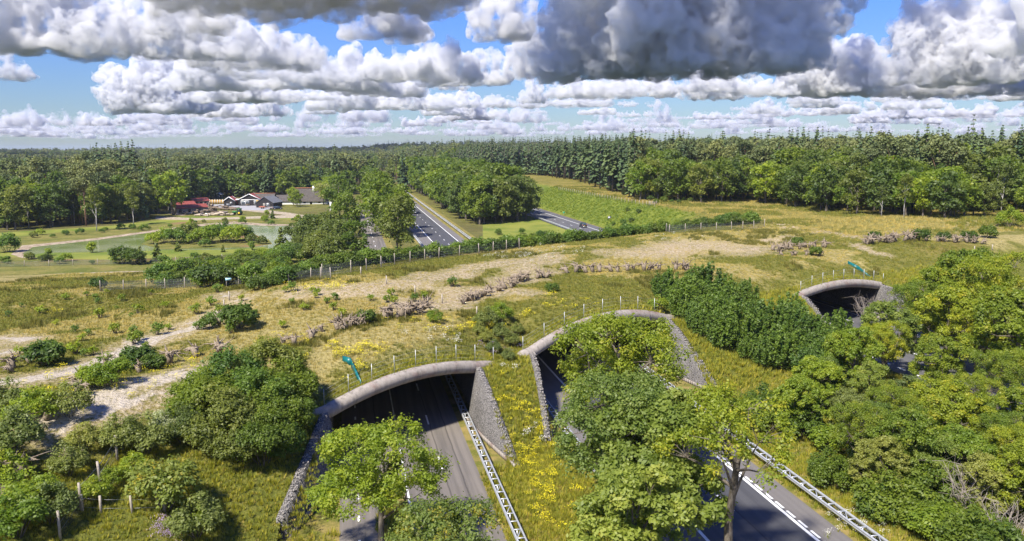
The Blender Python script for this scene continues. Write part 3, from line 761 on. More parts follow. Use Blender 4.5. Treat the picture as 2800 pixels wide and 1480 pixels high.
def broadleaf(seed, h, R, hb, leaf, nl=9, ncl=150, per=80, clr=.8, mat='broad', bark='oak', open_=0.0, top=.5, twigs=40, tr=None, flat=.8, narrow=1.0, up=.6):
    """trunk and limbs plus leaf clumps spread over the outside of several overlapping crown lobes"""
    rng = np.random.default_rng(seed); Hc = h - hb; lob = []; lr = []
    for i in range(nl):
        a = i * 2.4 + rng.normal() * .35; f = (i + .5) / nl
        z = hb + Hc * (.15 + .68 * f * (.8 + .4 * rng.random())); k = math.sin(math.pi * min(1, .18 + .62 * (z - hb) / Hc) ** .9)
        rad = R * (.58 + .1 * rng.normal()) * k * narrow; lob.append((math.cos(a) * rad, math.sin(a) * rad, min(z, h - .18 * Hc))); lr.append(R * (.40 + .14 * rng.random()) * (.75 + .35 * k))
    lob.append((rng.normal() * .15 * R, rng.normal() * .15 * R, h - R * top * .8)); lr.append(R * top)
    lob = np.array(lob); lr = np.array(lr)
    pts = []; guard = 0
    while len(pts) < ncl and guard < 60:
        guard += 1; i = rng.integers(0, len(lob), 400); d = rng.normal(size=(400, 3)); d /= np.linalg.norm(d, axis=1)[:, None]; d[:, 2] = np.where(d[:, 2] < -.35, -d[:, 2], d[:, 2])
        p = lob[i] + d * lr[i][:, None] * np.array([1, 1, flat]) * (.82 + .25 * rng.random((400, 1)))
        dd = np.linalg.norm((p[:, None] - lob[None]) / np.array([1, 1, flat]), axis=2) / lr[None]
        k = (dd.min(1) > .78) & (p[:, 2] > hb * .75) & (p[:, 2] < h + .2)
        if open_: k &= rng.random(400) > open_ * (vnoise(p[:, 0] * .8 + 40 + seed, p[:, 1] * .8 + p[:, 2] * .9) > .5)
        for c in p[k]:
            if len(pts) < ncl and (not pts or np.min(np.linalg.norm(np.array(pts) - c, axis=1)) > clr * .55): pts.append(c)
    C = np.array(pts); Rc = clr * (.7 + .6 * rng.random(len(C)))
    crown = foliage('crown', rng, C, Rc, per, leaf, LF[mat], flat=.85, up=up)
    mb = MB(); tr = tr or .028 * h
    trunk = np.array([(0, 0, -.4), (rng.normal() * .1, rng.normal() * .1, hb * .6), (rng.normal() * .25, rng.normal() * .25, hb + Hc * .3), (rng.normal() * .3, rng.normal() * .3, hb + Hc * .72)])
    mb.tube(trunk, np.array([tr * 1.25, tr * .9, tr * .65, tr * .2]), 7)
    for l, r in zip(lob[:-1], lr):
        st = trunk[1] + (trunk[3] - trunk[1]) * rng.uniform(.15, .75); pc = curve(st, l, rng, 5); mb.tube(pc, np.linspace(tr * .42, tr * .13, 5), 5, cap=False)
    if twigs and len(C):
        for i in rng.choice(len(C), min(twigs, len(C)), replace=False):
            j = np.argmin(np.linalg.norm(lob - C[i], axis=1)); mb.tube(curve(lob[j], C[i], rng, 4), np.linspace(tr * .14, tr * .04, 4), 4, cap=False)
    return mb.mesh('trunk', BK[bark], True), crown
def spruce(seed, h, R, mat='spruce', levels=24, br=8, bare=.12, dense=3):
    rng = np.random.default_rng(seed); pos = []; ax = []; L = []
    V = []; Q = []; T = []; n = 0
    for i in range(levels):
        f = i / (levels - 1); z = h * (bare + (1 - bare) * f); r = R * (1 - f) ** .85 * rng.uniform(.8, 1.12) + .34; nb = max(4, int(br * (1 - f * .5)))
        for k in range(nb):
            a = rng.random() * 6.283; rl = r * rng.uniform(.7, 1.15); t0 = rng.random()
            for s in range(dense):
                f0, f1 = s / dense, (s + 1.25) / dense; w_ = .20 * rl * (1.15 - .6 * abs(f0 - .3)) + .18
                dr = -.28 * rl; p0 = np.array([math.cos(a) * rl * f0, math.sin(a) * rl * f0, z + dr * f0 ** 1.4 + .1]); p1 = np.array([math.cos(a) * rl * f1, math.sin(a) * rl * f1, z + dr * f1 ** 1.4 + rng.normal() * .1])
                b = np.array([-math.sin(a), math.cos(a), rng.normal() * .55]) * w_; b2 = b * .55
                V += [p0 - b, p1 - b2, p1 + b2, p0 + b]; Q.append((n, n + 1, n + 2, n + 3)); n += 4; T.append(np.clip(t0 * .6 + rng.random() * .45, 0, 1))
    V += [(0, .12, h * .97), (.1, -.1, h * .97), (0, 0, h * 1.01), (-.1, -.1, h * .97)]; Q.append((n, n + 1, n + 2, n + 3)); T.append(.5)
    crown = mesh('crown', V, Q, [LF[mat]], fattr={'tint': T})
    mb = MB(); mb.tube([(0, 0, -.4), (0, 0, h * .5), (0, 0, h * .99)], np.array([.017 * h, .011 * h, .02]), 6)
    if bare > .3:
        for _ in range(14):
            z = rng.uniform(.12, bare + .05) * h; a = rng.random() * 6.28; l = rng.uniform(.5, 1.6); mb.tube([(0, 0, z), (math.cos(a) * l, math.sin(a) * l, z - .3)], np.array([.04, .015]), 4, cap=False)
    return mb.mesh('trunk', BK['spruce'], True), crown
def pine(seed, h, R, leaf=.75, ncl=46, per=26):
    return broadleaf(seed, h, R, h * .56, leaf, nl=6, ncl=ncl, per=per, clr=1.15, mat='pine', bark='pine', twigs=8, top=.42, tr=.013 * h, flat=.6, up=.7)
def shrub(seed, h, R, leaf, ncl, per, mat, clr=.5, shoots=0):
    rng = np.random.default_rng(seed); C = []; mb = MB(); 
    if shoots:                            # many upright leafy shoots
        Cs = []; Rs = []
        for i in range(shoots):
            a = rng.random() * 6.28; r = R * math.sqrt(rng.random()); hh = h * (1 - .45 * (r / R) ** 2) * rng.uniform(.78, 1.1); b = np.array([math.cos(a) * r * .65, math.sin(a) * r * .65, 0]); tip = np.array([math.cos(a) * r * 1.1, math.sin(a) * r * 1.1, hh])
            k = max(4, int(hh / (clr * .75)))
            for f in np.linspace(.18, 1, k): Cs.append(b + (tip - b) * f + rng.normal(size=3) * .08); Rs.append(clr * (1.15 - .72 * f))
            mb.tube(np.array([b, (b + tip) / 2 + rng.normal(size=3) * .08, tip]), np.array([.035, .022, .01]), 4, cap=False)
        C = np.array(Cs); Rc = np.array(Rs); return mb.mesh('stems', BK['oak']), foliage('foliage', rng, C, Rc, per, leaf, LF[mat], flat=1.15, up=.5)
    lob = [(0, 0, h * .45)]; lr = [min(R * .8, h * .55)]
    for i in range(6):
        a = i * 1.05 + rng.normal() * .3; r = R * rng.uniform(.4, .62); z = h * rng.uniform(.25, .55); lob.append((math.cos(a) * r, math.sin(a) * r, z)); lr.append(min(R * rng.uniform(.36, .5), h * .46))
    lob = np.array(lob); lr = np.array(lr); pts = []
    while len(pts) < ncl:
        i = rng.integers(0, len(lob), 200); d = rng.normal(size=(200, 3)); d /= np.linalg.norm(d, axis=1)[:, None]; d[:, 2] = np.where(d[:, 2] < -.2, -d[:, 2], d[:, 2])
        p = lob[i] + d * lr[i][:, None] * (.85 + .3 * rng.random((200, 1))); dd = np.linalg.norm(p[:, None] - lob[None], axis=2) / lr[None]
        pts += list(p[(dd.min(1) > .7) & (p[:, 2] > .02)])
    C = np.array(pts[:ncl])
    for l in lob: mb.tube(np.array([(l[0] * .2, l[1] * .2, -.1), l]), np.array([.05, .02]), 4, cap=False)
    return mb.mesh('stems', BK['oak']), foliage('foliage', rng, C, clr * (.7 + .6 * rng.random(len(C))), per, leaf, LF[mat], flat=.85)
def deadwood(seed, h, R, n=26):
    """bare forked branches"""
    rng = np.random.default_rng(seed); mb = MB()
    for i in range(n):
        a = rng.random() * 6.28; l = h * rng.uniform(.6, 1.1); q = np.array([math.cos(a) * R * rng.uniform(.2, 1), math.sin(a) * R * rng.uniform(.2, 1), l]); pc = curve((rng.normal() * .1, rng.normal() * .1, 0), q, rng, 5, .15); mb.tube(pc, np.linspace(.05, .015, 5), 4, cap=False)
        for _ in range(3):
            b = pc[rng.integers(2, 5)]; mb.tube(np.array([b, b + rng.normal(size=3) * .22 * h + (0, 0, .12 * h)]), np.array([.018, .007]), 3, cap=False)
    return mb.mesh('branches', simple('bare_branches', (.27, .235, .20), .9, var=.25))
def merged(parts, name):
    """trunk and crown as one mesh for trees too small to show their parts"""
    a, b = parts; av = np.empty(len(a.vertices) * 3, np.float32); a.vertices.foreach_get('co', av); bv = np.empty(len(b.vertices) * 3, np.float32); b.vertices.foreach_get('co', bv)
    V = np.vstack([av.reshape(-1, 3), bv.reshape(-1, 3)]); F3 = []; F4 = []; 
    for p in a.polygons: (F3 if len(p.vertices) == 3 else F4).append(tuple(p.vertices))
    n4 = len(F4); fb = np.empty(len(b.loops), np.int32); b.loops.foreach_get('vertex_index', fb); fb = fb.reshape(-1, 4) + len(a.vertices); tb = np.empty(len(fb), np.float32); b.attributes['tint'].data.foreach_get('value', tb)
    q = np.vstack([np.array(F4, int).reshape(-1, 4), fb]); fm = np.concatenate([np.zeros(n4), np.ones(len(fb)), np.zeros(len(F3))]); ti = np.concatenate([np.zeros(n4), tb, np.zeros(len(F3))])
    return mesh(name, V, [q, np.array(F3, int).reshape(-1, 3)], [a.materials[0], b.materials[0]], fmat=fm, fattr={'tint': ti})
_rp = random.Random(11)
def plant(name, parts, x, y, label, cat, group=None, sc=1.0, z=None, rot=None, pn=('trunk', 'crown')):
    z = gz(x, y) if z is None else z
    r = _rp.random() * 6.283 if rot is None else rot
    if not isinstance(parts, tuple):
        return props(obj(name, parts, None, (x, y, z), r, sc), label, cat, group)
    t = thing(name, label, cat, (x, y, z), r, group, sc)
    for n_, p in zip(pn, parts): obj(n_, p, t)
    return t
SH = ('stems', 'foliage')
# ------------------------------------------------------------------ trees close to the camera, one by one
def near_trees():
    ash = broadleaf(101, 9.6, 4.5, 2.6, .22, nl=10, ncl=180, per=140, clr=.66, mat='fresh', open_=.55)
    plant('roadside_tree', ash, 1.55, 54.5, 'bright green young tree on the median strip of the nearest road, low centre', 'tree', sc=.90, rot=.6)
    gold = broadleaf(102, 7.4, 3.2, 1.8, .19, nl=8, ncl=120, per=133, clr=.6, mat='gold', open_=.5, top=.4)
    plant('yellowing_tree', gold, 4.1, 44.5, 'yellow-tipped sparse treetop at the bottom edge in front of the bright green tree', 'tree', rot=2.0)
    oakA = broadleaf(103, 14.4, 5.2, 5.0, .23, nl=11, ncl=175, per=125, clr=.74, mat='oak', open_=.8, twigs=90)
    oakB = broadleaf(104, 12.8, 4.5, 3.2, .23, nl=12, ncl=200, per=140, clr=.74, mat='ash', open_=.7, twigs=70)
    oakC = broadleaf(105, 14.2, 4.7, 8.4, .24, nl=8, ncl=120, per=90, clr=.66, mat='oak', open_=.8, twigs=110, tr=.34)
    oakD = broadleaf(106, 15.0, 6.0, 2.4, 0.42, nl=12, ncl=202, per=142, clr=0.82, mat='oak', open_=.35, twigs=70)
    oakE = broadleaf(107, 13.0, 5.2, 2.0, 0.4, nl=11, ncl=187, per=142, clr=0.73, mat='fresh', open_=.35, twigs=60)
    will = broadleaf(108, 11.5, 4.4, 1.5, 0.34, nl=10, ncl=187, per=152, clr=0.6, mat='willow', open_=.2)
    alder = broadleaf(109, 12.0, 4.6, 1.8, 0.35, nl=10, ncl=156, per=152, clr=0.65, mat='ash', open_=.45)
    T = [('oak_tree', oakA, 20.8, 63, 1.0, 'tall yellow-green oak hanging in front of the middle portal', 1.0),
         ('ash_tree', oakB, 18.0, 53.5, .92, 'broad pale green tree between the two carriageways, bottom centre right', 0),
         ('ash_tree', alder, 19.5, 50, .93, 'olive green tree leaning over the motorway beside the broad pale green tree', 2.2),
         ('ash_tree', oakE, 20.9, 57, .72, 'fresh green tree below the yellow-green oak, beside the left motorway barrier', 4.0),
         ('ash_tree', alder, 15.6, 43.5, .78, 'grey-green treetop at the bottom edge between the two carriageways', 1.0),
         ('oak_tree', oakC, 22.6, 45.5, .86, 'sparse oak with a bare forked trunk standing out against the motorway', 2.6)]
    for n, p, x, y, s, l, r in T: plant(n, p, x, y, l, 'tree', None, s, 0, r)
    # wood between the motorway and the far carriageway, right part of the picture
    rng = random.Random(5)
    kinds = [('oak_tree', oakD), ('oak_tree', oakA), ('ash_tree', oakE), ('willow_tree', will), ('alder_tree', alder)]
    spots = [(2570, 735, 100, 0), (2510, 770, 97, 1), (2650, 690, 100, 0), (2740, 690, 92, 1), (2600, 790, 88, 0), (2680, 830, 84, 1), (2790, 800, 78, 0), (2420, 880, 84, 1), (2340, 900, 82, 2), (2430, 830, 88, 4), (2250, 1000, 78, 4), (2180, 1130, 70, 2), (2440, 1130, 64, 1), (2560, 1150, 63, 0), (2700, 1190, 60, 4), (2350, 1200, 60, 1), (2480, 1300, 56, 0), (2620, 1320, 54, 2), (2800, 1300, 52, 1), (2400, 1330, 55, 3), (2580, 930, 78, 0),
             (2740, 960, 70, 1), (2390, 1010, 74, 4), (2230, 1060, 76, 2), (2500, 1060, 70, 3), (2650, 1090, 66, 1), (2330, 1120, 67, 3), (2790, 1110, 60, 0), (2480, 1190, 62, 3), (2620, 1230, 59, 0), (2750, 1270, 55, 1), (2400, 1240, 62, 4), (2860, 1200, 52, 0), (2860, 950, 68, 1), (2880, 760, 86, 4), (2560, 1330, 54, 4), (2700, 1390, 50, 3), (2830, 1380, 48, 0)]
    look = {0: ('tall oak with olive-yellow crown', 'oak_tree'), 1: ('yellow-green oak with an open crown', 'oak_tree'), 2: ('fresh green ash', 'ash_tree'), 3: ('grey-green willow', 'willow_tree'), 4: ('dull green alder', 'alder_tree')}
    hts = [15, 14.4, 13, 11.5, 12]
    for px, py, Y, k in spots:
        P = atY(px, py, Y); g = gz(P[0], P[1]); s = max(.45, min(1.25, (P[2] - g) / hts[k]))
        plant(kinds[k][0], kinds[k][1], P[0], P[1], look[k][0] + ' in the roadside wood filling the lower right', 'tree', '%s of the roadside wood' % look[k][1].replace('_', ' '), s, g)
    # low bushes along the motorway's right verge
    b1 = shrub(120, 3.0, 2.2, .26, 90, 60, 'broad', .55); b2 = shrub(121, 2.2, 1.8, .22, 70, 60, 'fresh', .45)
    for i in range(34):
        x = 37.5 + rng.random() * 6; y = 44 + rng.random() * 34
        plant('bush', rng.choice((b1, b2)), x, y, 'leafy bush under the roadside wood beside the right motorway barrier', 'bush', 'bushes under the roadside wood', rng.uniform(.6, 1.1), None, None, SH)
    # dead sapling crowns
    dw = deadwood(130, 3.4, 2.2, 34)
    for px, py, z, s, l in ((2370, 845, 3, 1.1, 'bare grey-brown bush in front of the far right portal'), (2650, 1330, 3, 1.0, 'bare pale branches in the dark gap of the roadside wood'), (2750, 1430, 2, .9, 'bare dead branches at the lower right edge')):
        P = at(px, py, z); props(obj('dead_bush', dw, None, (P[0], P[1], max(z - 2.2, gz(P[0], P[1]) if not in_road(P[0], P[1]) else 0)), 0, s), l, 'bush')
near_trees()
# ------------------------------------------------------------------ shrubs on and beside the mound
HOR = [shrub(140 + i, 5.0, 2.1, .30, 0, 16, 'hornbeam', .42, shoots=s) for i, s in enumerate((26, 30, 22))]
WIL = [shrub(150 + i, 4.4, 2.6, .20, 150, 100, m, .55) for i, m in enumerate(('broad', 'hornbeam', 'birch'))]
GRY = [shrub(160, 3.4, 1.9, .22, 80, 55, 'willow', .5), shrub(161, 3.2, 1.6, .2, 70, 50, 'silver', .42), shrub(162, 3.6, 1.9, .24, 80, 50, 'gold', .48), shrub(163, 2.6, 1.7, .22, 70, 50, 'fresh', .45)]
BRO = [shrub(170 + i, 2.0, 1.25, .30, 60, 34, 'broom', .42) for i in range(2)]
HED = [shrub(180 + i, 3.2, 1.7, .38, 60, 26, m, .6) for i, m in enumerate(('broad', 'deep', 'hornbeam'))]
SAP = [shrub(190 + i, 1.5, .55, .24, 16, 16, m, .3) for i, m in enumerate(('fresh', 'oak', 'hornbeam'))]
def mound_shrubs():
    rng = random.Random(8)
    # hornbeam thicket between the middle and the far right portals
    for i in range(64):
        px = rng.uniform(1790, 2290); lo = np.interp(px, [1790, 1900, 2060, 2180, 2290], [800, 905, 1010, 1060, 1090]); up_ = np.interp(px, [1790, 1900, 2100, 2140, 2290], [745, 735, 742, 800, 860])
        P = hit(px, rng.uniform(min(up_ + 75, lo - 5), lo))
        if in_road(P[0], P[1], .8) or P[1] > 170: continue
        plant('hornbeam_bush', rng.choice(HOR), P[0], P[1], 'upright leafy bush in the dense thicket between the middle and far right portals', 'bush', 'bushes of the thicket between the portals', rng.uniform(.65, 1.02), None, None, SH)
    for px, py in ((2160, 950), (2200, 960), (2240, 985), (2290, 985), (2275, 1005), (2310, 1000), (2205, 1000), (2150, 990), (2235, 1020)):
        P = at(px, py, .8); plant('hornbeam_bush', rng.choice(HOR), min(P[0], 62.5), P[1], 'upright leafy bush in the dense thicket between the middle and far right portals', 'bush', 'bushes of the thicket between the portals', rng.uniform(.75, 1.0), None, None, SH)
    # thicket left of the nearest portal
    for i, (px, py, s) in enumerate([(560, 1100, 1.05), (640, 1060, 1.15), (720, 1040, 1.25), (770, 1080, 1.1), (700, 1120, 1.2), (600, 1160, 1.1), (750, 1150, 1.05), (800, 1110, .7), (660, 1200, .9), (720, 1210, .9), (770, 1190, .7), (500, 1150, .7)]):
        P = hit(px, py + 60); plant('willow_bush', WIL[i % 3], P[0], P[1], 'dark green rounded bush in the thicket left of the nearest portal', 'bush', 'bushes of the thicket left of the nearest portal', s, None, None, SH)
    for px, py, k, s, l in ((455, 1200, 1, .75, 'silvery leaved bush below the sandy scarp'), (400, 1240, 0, .9, 'grey-green bush beside the silvery bush'), (450, 1400, 2, 1.15, 'yellow-green bush with golden tips right of the fence posts'), (330, 1230, 0, .8, 'grey-green bush above the lowest fence posts'), (540, 1470, 0, .9, 'pale green bush at the bottom edge left of the nearest portal'), (255, 1370, 3, .6, 'small fresh green bush among the bottom left fence posts'),
                           *[(px_, py_, k_, s_, 'rough leafy bush in the overgrown lower left corner') for px_, py_, k_, s_ in ((20, 1130, 0, .8), (10, 1330, 3, .9), (50, 1470, 3, 1.0), (230, 1230, 0, .6), (370, 1300, 3, .6), (300, 1330, 3, .5), (560, 1440, 3, .6), )],
                           *[(px_, py_, 0, s_, 'grey-green weeds on the crest between the nearest and middle portals') for px_, py_, s_ in ((1330, 935, .42), (1370, 925, .5), (1400, 945, .45), (1350, 965, .42), (1390, 985, .38), (1310, 915, .4), (1415, 915, .4))],
                           (90, 1160, 3, 1.0, 'fresh green bush at the left edge below the white sand path'), (40, 1240, 0, 1.0, 'grey-green bush at the left edge above the tangled stumps'), (90, 1390, 3, .9, 'bright green bush at the left edge near the bottom fence'), (30, 1440, 3, .9, 'bright green bush in the bottom left corner'), (190, 1300, 0, .7, 'low grey-green bush beside the lower left stumps'), (140, 1430, 0, .8, 'dull green bush beside the bottom left fence post'),
                           (300, 1055, 3, .95, 'bright lime green round bush on the edge of the white sand path'), (260, 1060, 3, .75, 'lime green bush joined to the bright round bush by the sand path'), (190, 1140, 0, .8, 'grey-green bush below the stump at the sand path'), (1190, 880, 3, .5, 'small green bush on the grass above the nearest portal'), (1370, 880, 3, .8, 'green bush with yellow flowers at the top of the wedge between portals'), (1330, 895, 0, .7, 'dull green bush beside the yellow-flowered bush on the wedge'), (1800, 850, 3, .7, 'bright bramble bush right of the middle portal rim'),
                           (2760, 620, 3, 1.6, 'rounded bright green bush on the meadow at the right edge')):
        P = hit(px, py); plant('bush', GRY[k], P[0], P[1], l, 'bush', 'rough bushes of the lower left corner' if 'overgrown' in l else 'weeds on the crest' if 'weeds' in l else None, s, None, None, SH)
    for px, py, s, l in ((125, 1000, 1.15, 'dark green broom bush on the field left of the sand path'), (655, 900, 1.35, 'dark bushy shrub on the field above the nearest portal thicket'), (570, 900, .7, 'small dull shrub left of the dark bushy shrub'), (380, 1005, 1.0, 'feathery green broom at the end of the white sand'), (1000, 885, .75, 'round green broom by the stump row'), (1510, 800, .6, 'round low broom on the grass behind the middle portal'), (420, 1010, .7, 'small broom right of the feathery broom'), (270, 790, .9, 'round dark bush at the left end of the wire fence'),
                         (2180, 675, .9, 'green broom among the far stumps, left end'), (2230, 700, .8, 'green broom between two far stump heaps'), (2390, 655, .8, 'broom behind the far stump heaps'), (2515, 660, 1.2, 'dark broom right of the largest far stump heap'), (2580, 660, .9, 'bright broom between far stumps'), (2700, 650, 1.2, 'bush at the right end of the far stump row'), (2650, 660, 1.0, 'dull bush near the right end of the far stump row')):
        P = hit(px, py); plant('broom_bush', BRO[0], P[0], P[1], l, 'bush', None, s, None, None, SH)
    # the hedge on the far edge of the crossing and the scrub behind it
    line = [(700, 800), (800, 775), (880, 752), (1000, 728), (1120, 708), (1250, 690), (1400, 668), (1560, 650), (1700, 636), (1850, 625), (2000, 620), (2080, 612)]
    W = [hit(*p) for p in line]
    for (a, b) in zip(W[:-1], W[1:]):
        n = max(2, int(np.linalg.norm((b - a)[:2]) / 1.15))
        for i in range(n):
            p = a + (b - a) * ((i + rng.random()) / n); x, y = p[0] + rng.uniform(-1.2, .6), p[1] + rng.uniform(1.0, 3.2)
            y = min(y, float(yb(x)) - .7)
            plant('hedge_bush', rng.choice(HED), x, y, 'dense green bush in the hedge along the far edge of the crossing', 'bush', 'bushes of the hedge along the far edge', rng.uniform(.65, 1.0), max(gz(x, y) - .2, 0), None, SH)
    # scrub left of the hedge and on the slope behind it
    for i in range(120):
        px = rng.uniform(430, 900); P = hit(px, rng.uniform(np.interp(px, [430, 640, 900], [762, 715, 690]), np.interp(px, [430, 640, 900], [790, 792, 745])))
        plant('scrub_bush', rng.choice(HED), P[0], P[1] + 1.5, 'leafy bush in the scrub behind the wire fence left of the narrow road', 'bush', 'scrub bushes left of the narrow road', rng.uniform(.6, 1.25), None, None, SH)
    for i in range(60):                   # right-hand bank of the far carriageway and foot of the far slope
        px = rng.uniform(1270, 2120); P = at(px, np.interp(px, [1270, 1600, 2120], [672, 640, 600]) - rng.uniform(6, 60) * np.interp(px, [1270, 1500, 1700, 2120], [.6, .45, .3, .3]), 1.0)
        if any(xa - 3 < P[0] < xb + 3.5 for xa, xb, *_q in TUN) or P[1] < float(yb(P[0])) + 3: continue
        plant('scrub_bush', rng.choice(HED), P[0], P[1], 'low scrub bush on the rough grass between the motorway and the far carriageway', 'bush', 'scrub bushes behind the crossing', rng.uniform(.3, .7), None, None, SH)
    # saplings scattered over the heath
    for i in range(150):
        px, py = rng.uniform(20, 1500), rng.uniform(780, 1010)
        if py > np.interp(px, [0, 600, 900, 1500], [1010, 930, 880, 760]): continue
        P = hit(px, py)
        if P[1] > yb(P[0]) - 2: continue
        plant('sapling', rng.choice(SAP), P[0], P[1], 'small green sapling scattered on the dry heath of the crossing', 'sapling', 'saplings on the heath', rng.uniform(.45, 1.1), None, None, SH)
mound_shrubs()
# ------------------------------------------------------------------ forests
MID = {'broad': [broadleaf(200 + i, 16, 5.2, .9, .95, nl=9, ncl=95, per=24, clr=1.35, mat=m, twigs=0) for i, m in enumerate(('broad', 'broad', 'deep', 'birch'))],
       'fresh': [broadleaf(210 + i, 14, 4.6, 1.4, .8, nl=9, ncl=100, per=26, clr=1.15, mat='fresh', twigs=10) for i in range(2)],
       'pine': [pine(220 + i, 20, 3.9) for i in range(3)], 'spruce': [spruce(230 + i, 23, 3.4, levels=26, br=8) for i in range(3)] + [spruce(234, 23, 3.2, bare=.42, levels=18)],
       'birch': [broadleaf(240, 17, 3.0, 6.0, .7, nl=8, ncl=60, per=22, clr=1.0, mat='birch', bark='birch', twigs=4, tr=.16)]}
def forests():
    rng = random.Random(21)
    def inview(x, y, m=520):
        p = pix((x, y, 12)); return y > 10 and -m < p[0] < 2800 + m
    # front edges seen in the photograph, as ground points
    ledge = [at(*p)[:2] for p in ((-500, 640), (0, 632), (110, 627), (300, 616), (420, 600), (445, 577), (520, 566), (600, 541), (740, 540), (860, 536), (930, 530), (965, 520))]
    redge = [hit(*p)[:2] for p in ((1430, 478), (1500, 484), (1580, 500), (1650, 522), (1740, 550), (1900, 556), (2000, 554), (2100, 562), (2300, 586), (2450, 604), (2600, 600), (2750, 586), (3100, 580), (3500, 592))]
    def behind(e, x, y):                  # metres behind the edge line along the sight direction, negative in front
        a = math.atan2(x, y); ang = [math.atan2(p[0], p[1]) for p in e]; r = [math.hypot(p[0], p[1]) for p in e]
        return math.hypot(x, y) - np.interp(a, ang, r)
    allp = []
    def sow(step, x0, x1, y0, y1, f):
        y = y0
        while y < y1:
            x = x0
            while x < x1:
                a, b = x + rng.uniform(-.42, .42) * step, y + rng.uniform(-.42, .42) * step
                if inview(a, b):
                    k = f(a, b)
                    if k: allp.append((a, b) + k)
                x += step
            y += step
    G = 'forest'
    def left(x, y):
        if x > 1.5 - max(0, 330 - y) * .0 or y < 200: return None
        d = behind(ledge, x, y)
        if d < 1.5 or d > 130: return None
        if x > -14 and y < 400: return None
        farm = -90 < x < -10
        if farm and d < 25: return ('spruce' if rng.random() < .45 else 'broad', rng.uniform(.75, 1.0), 'behind the farmyard')
        if d < 16: return (rng.choice(('broad', 'broad', 'pine', 'birch', 'broad', 'fresh')), rng.uniform(.7, 1.0), 'left of the pond meadow')
        return (rng.choice(('pine', 'pine', 'broad', 'broad', 'spruce', 'pine', 'fresh')), rng.uniform(.8, 1.2), 'left of the pond meadow')
    sow(6.6, -330, 4, 200, 640, left)
    def middle(x, y):
        if 41.5 < x < 68.5 and 292 + (x - 39) * .5 < y < 640: return (rng.choice(('broad', 'broad', 'broad', 'fresh')), rng.uniform(1.0, 1.3) if y > 325 else rng.uniform(.85, 1.15), 'between the motorway and the far carriageway')
        if 12.4 < x < 16.5 and 258 < y < 640: return ('broad', rng.uniform(.65, .95), 'between the narrow road and the motorway')
        if -16 < x < 1.0 and 330 < y < 640 and behind(ledge, x, y) > -40: return (rng.choice(('broad', 'broad', 'fresh')), rng.uniform(.55, .9), 'along the narrow road')
        return None
    sow(5.6, -17, 70, 200, 640, middle)
    def right(x, y):
        if x < 88: return None
        d = behind(redge, x, y)
        if d < .5 or d > 150: return None
        px = pix((x, y, 12))[0]
        if px < 1735: return ('spruce', rng.uniform(.82, 1.1) if d > 6 else rng.uniform(.8, 1.0), 'behind the green bank')
        if d < 26: return (rng.choice(('broad', 'broad', 'broad', 'fresh', 'broad', 'broad', 'fresh', 'birch')), rng.uniform(.45, .7) if px > 2350 and d < 10 else rng.uniform(.68, .98), 'behind the right-hand meadow')
        return (rng.choice(('broad', 'spruce', 'broad', 'pine', 'pine', 'broad')), rng.uniform(.72, 1.12), 'behind the right-hand meadow')
    sow(6.2, 88, 470, 150, 800, right)
    for i in range(14):                   # a knot of taller conifers that breaks the left skyline
        px = rng.uniform(205, 380); P = atY(px, 430, rng.uniform(405, 450)); allp.append((P[0], P[1], rng.choice(('spruce', 'pine', 'spruce')), rng.uniform(1.22, 1.38), 'left of the pond meadow'))
    for px in (600, 628, 708, 735, 915, 1100): P = atY(px, 430, 520); allp.append((P[0], P[1], 'spruce', rng.uniform(1.12, 1.3), 'left of the pond meadow'))
    # deeper forest
    deep = []
    def far(step, r0, r1):
        n = int(r1 / step)
        for iy in range(n):
            for ix in range(-n // 2, n):
                x, y = (ix + rng.uniform(-.45, .45)) * step, (iy + rng.uniform(-.45, .45)) * step; r = math.hypot(x, y)
                if not (r0 <= r < r1) or not inview(x, y, 420): continue
                if x < 88 and x > 69.5 and r < 900 or 19 < x < 38.3 and r < 1200: continue
                if x <= 1.5 and behind(ledge, x, y) < 130: continue
                if x >= 88 and behind(redge, x, y) < 150: continue
                if 1.5 < x < 88 and y < 640: continue
                deep.append((x, y))
    far(8.5, 300, 800); far(12.5, 800, 1700); far(24, 1700, 3600)
    # the 290 of each kind that stand nearest are things; the rest goes into the forest mass
    cat = {'broad': 'broadleaf_tree', 'fresh': 'pale_broadleaf_tree', 'pine': 'pine_tree', 'spruce': 'spruce_tree', 'birch': 'birch_tree'}
    look = {'broad': 'green broadleaf tree in the forest ', 'fresh': 'bright green leafy tree in the forest ', 'pine': 'grey-green pine in the forest ', 'spruce': 'dark pointed spruce in the forest ', 'birch': 'slender birch with a pale trunk in the forest '}
    allp.sort(key=lambda t: t[0] ** 2 + t[1] ** 2); cnt = {}; rest = []
    for x, y, k, s, where in allp:
        if not -40 < pix((x, y, 8))[0] < 2840: rest.append((x, y, k, s)); continue
        cnt[k] = cnt.get(k, 0) + 1
        if cnt[k] > 290: rest.append((x, y, k, s)); continue
        ms = MID[k]; near_ = math.hypot(x, y) < 330
        m_ = rng.choice(ms[:3] if k == 'spruce' and not (s > .8 and where == 'behind the green bank' and rng.random() < .7) else ms)
        if k == 'spruce' and where == 'behind the green bank' and rng.random() < .6: m_ = ms[3]
        plant(cat[k], m_, x, y, look[k] + where, 'tree', '%ss %s' % (cat[k].replace('_', ' '), where), s)
    return rest, deep
REST, DEEP = forests()
print('rest', len(REST), 'deep', len(DEEP), 'objects', len(bpy.data.objects))
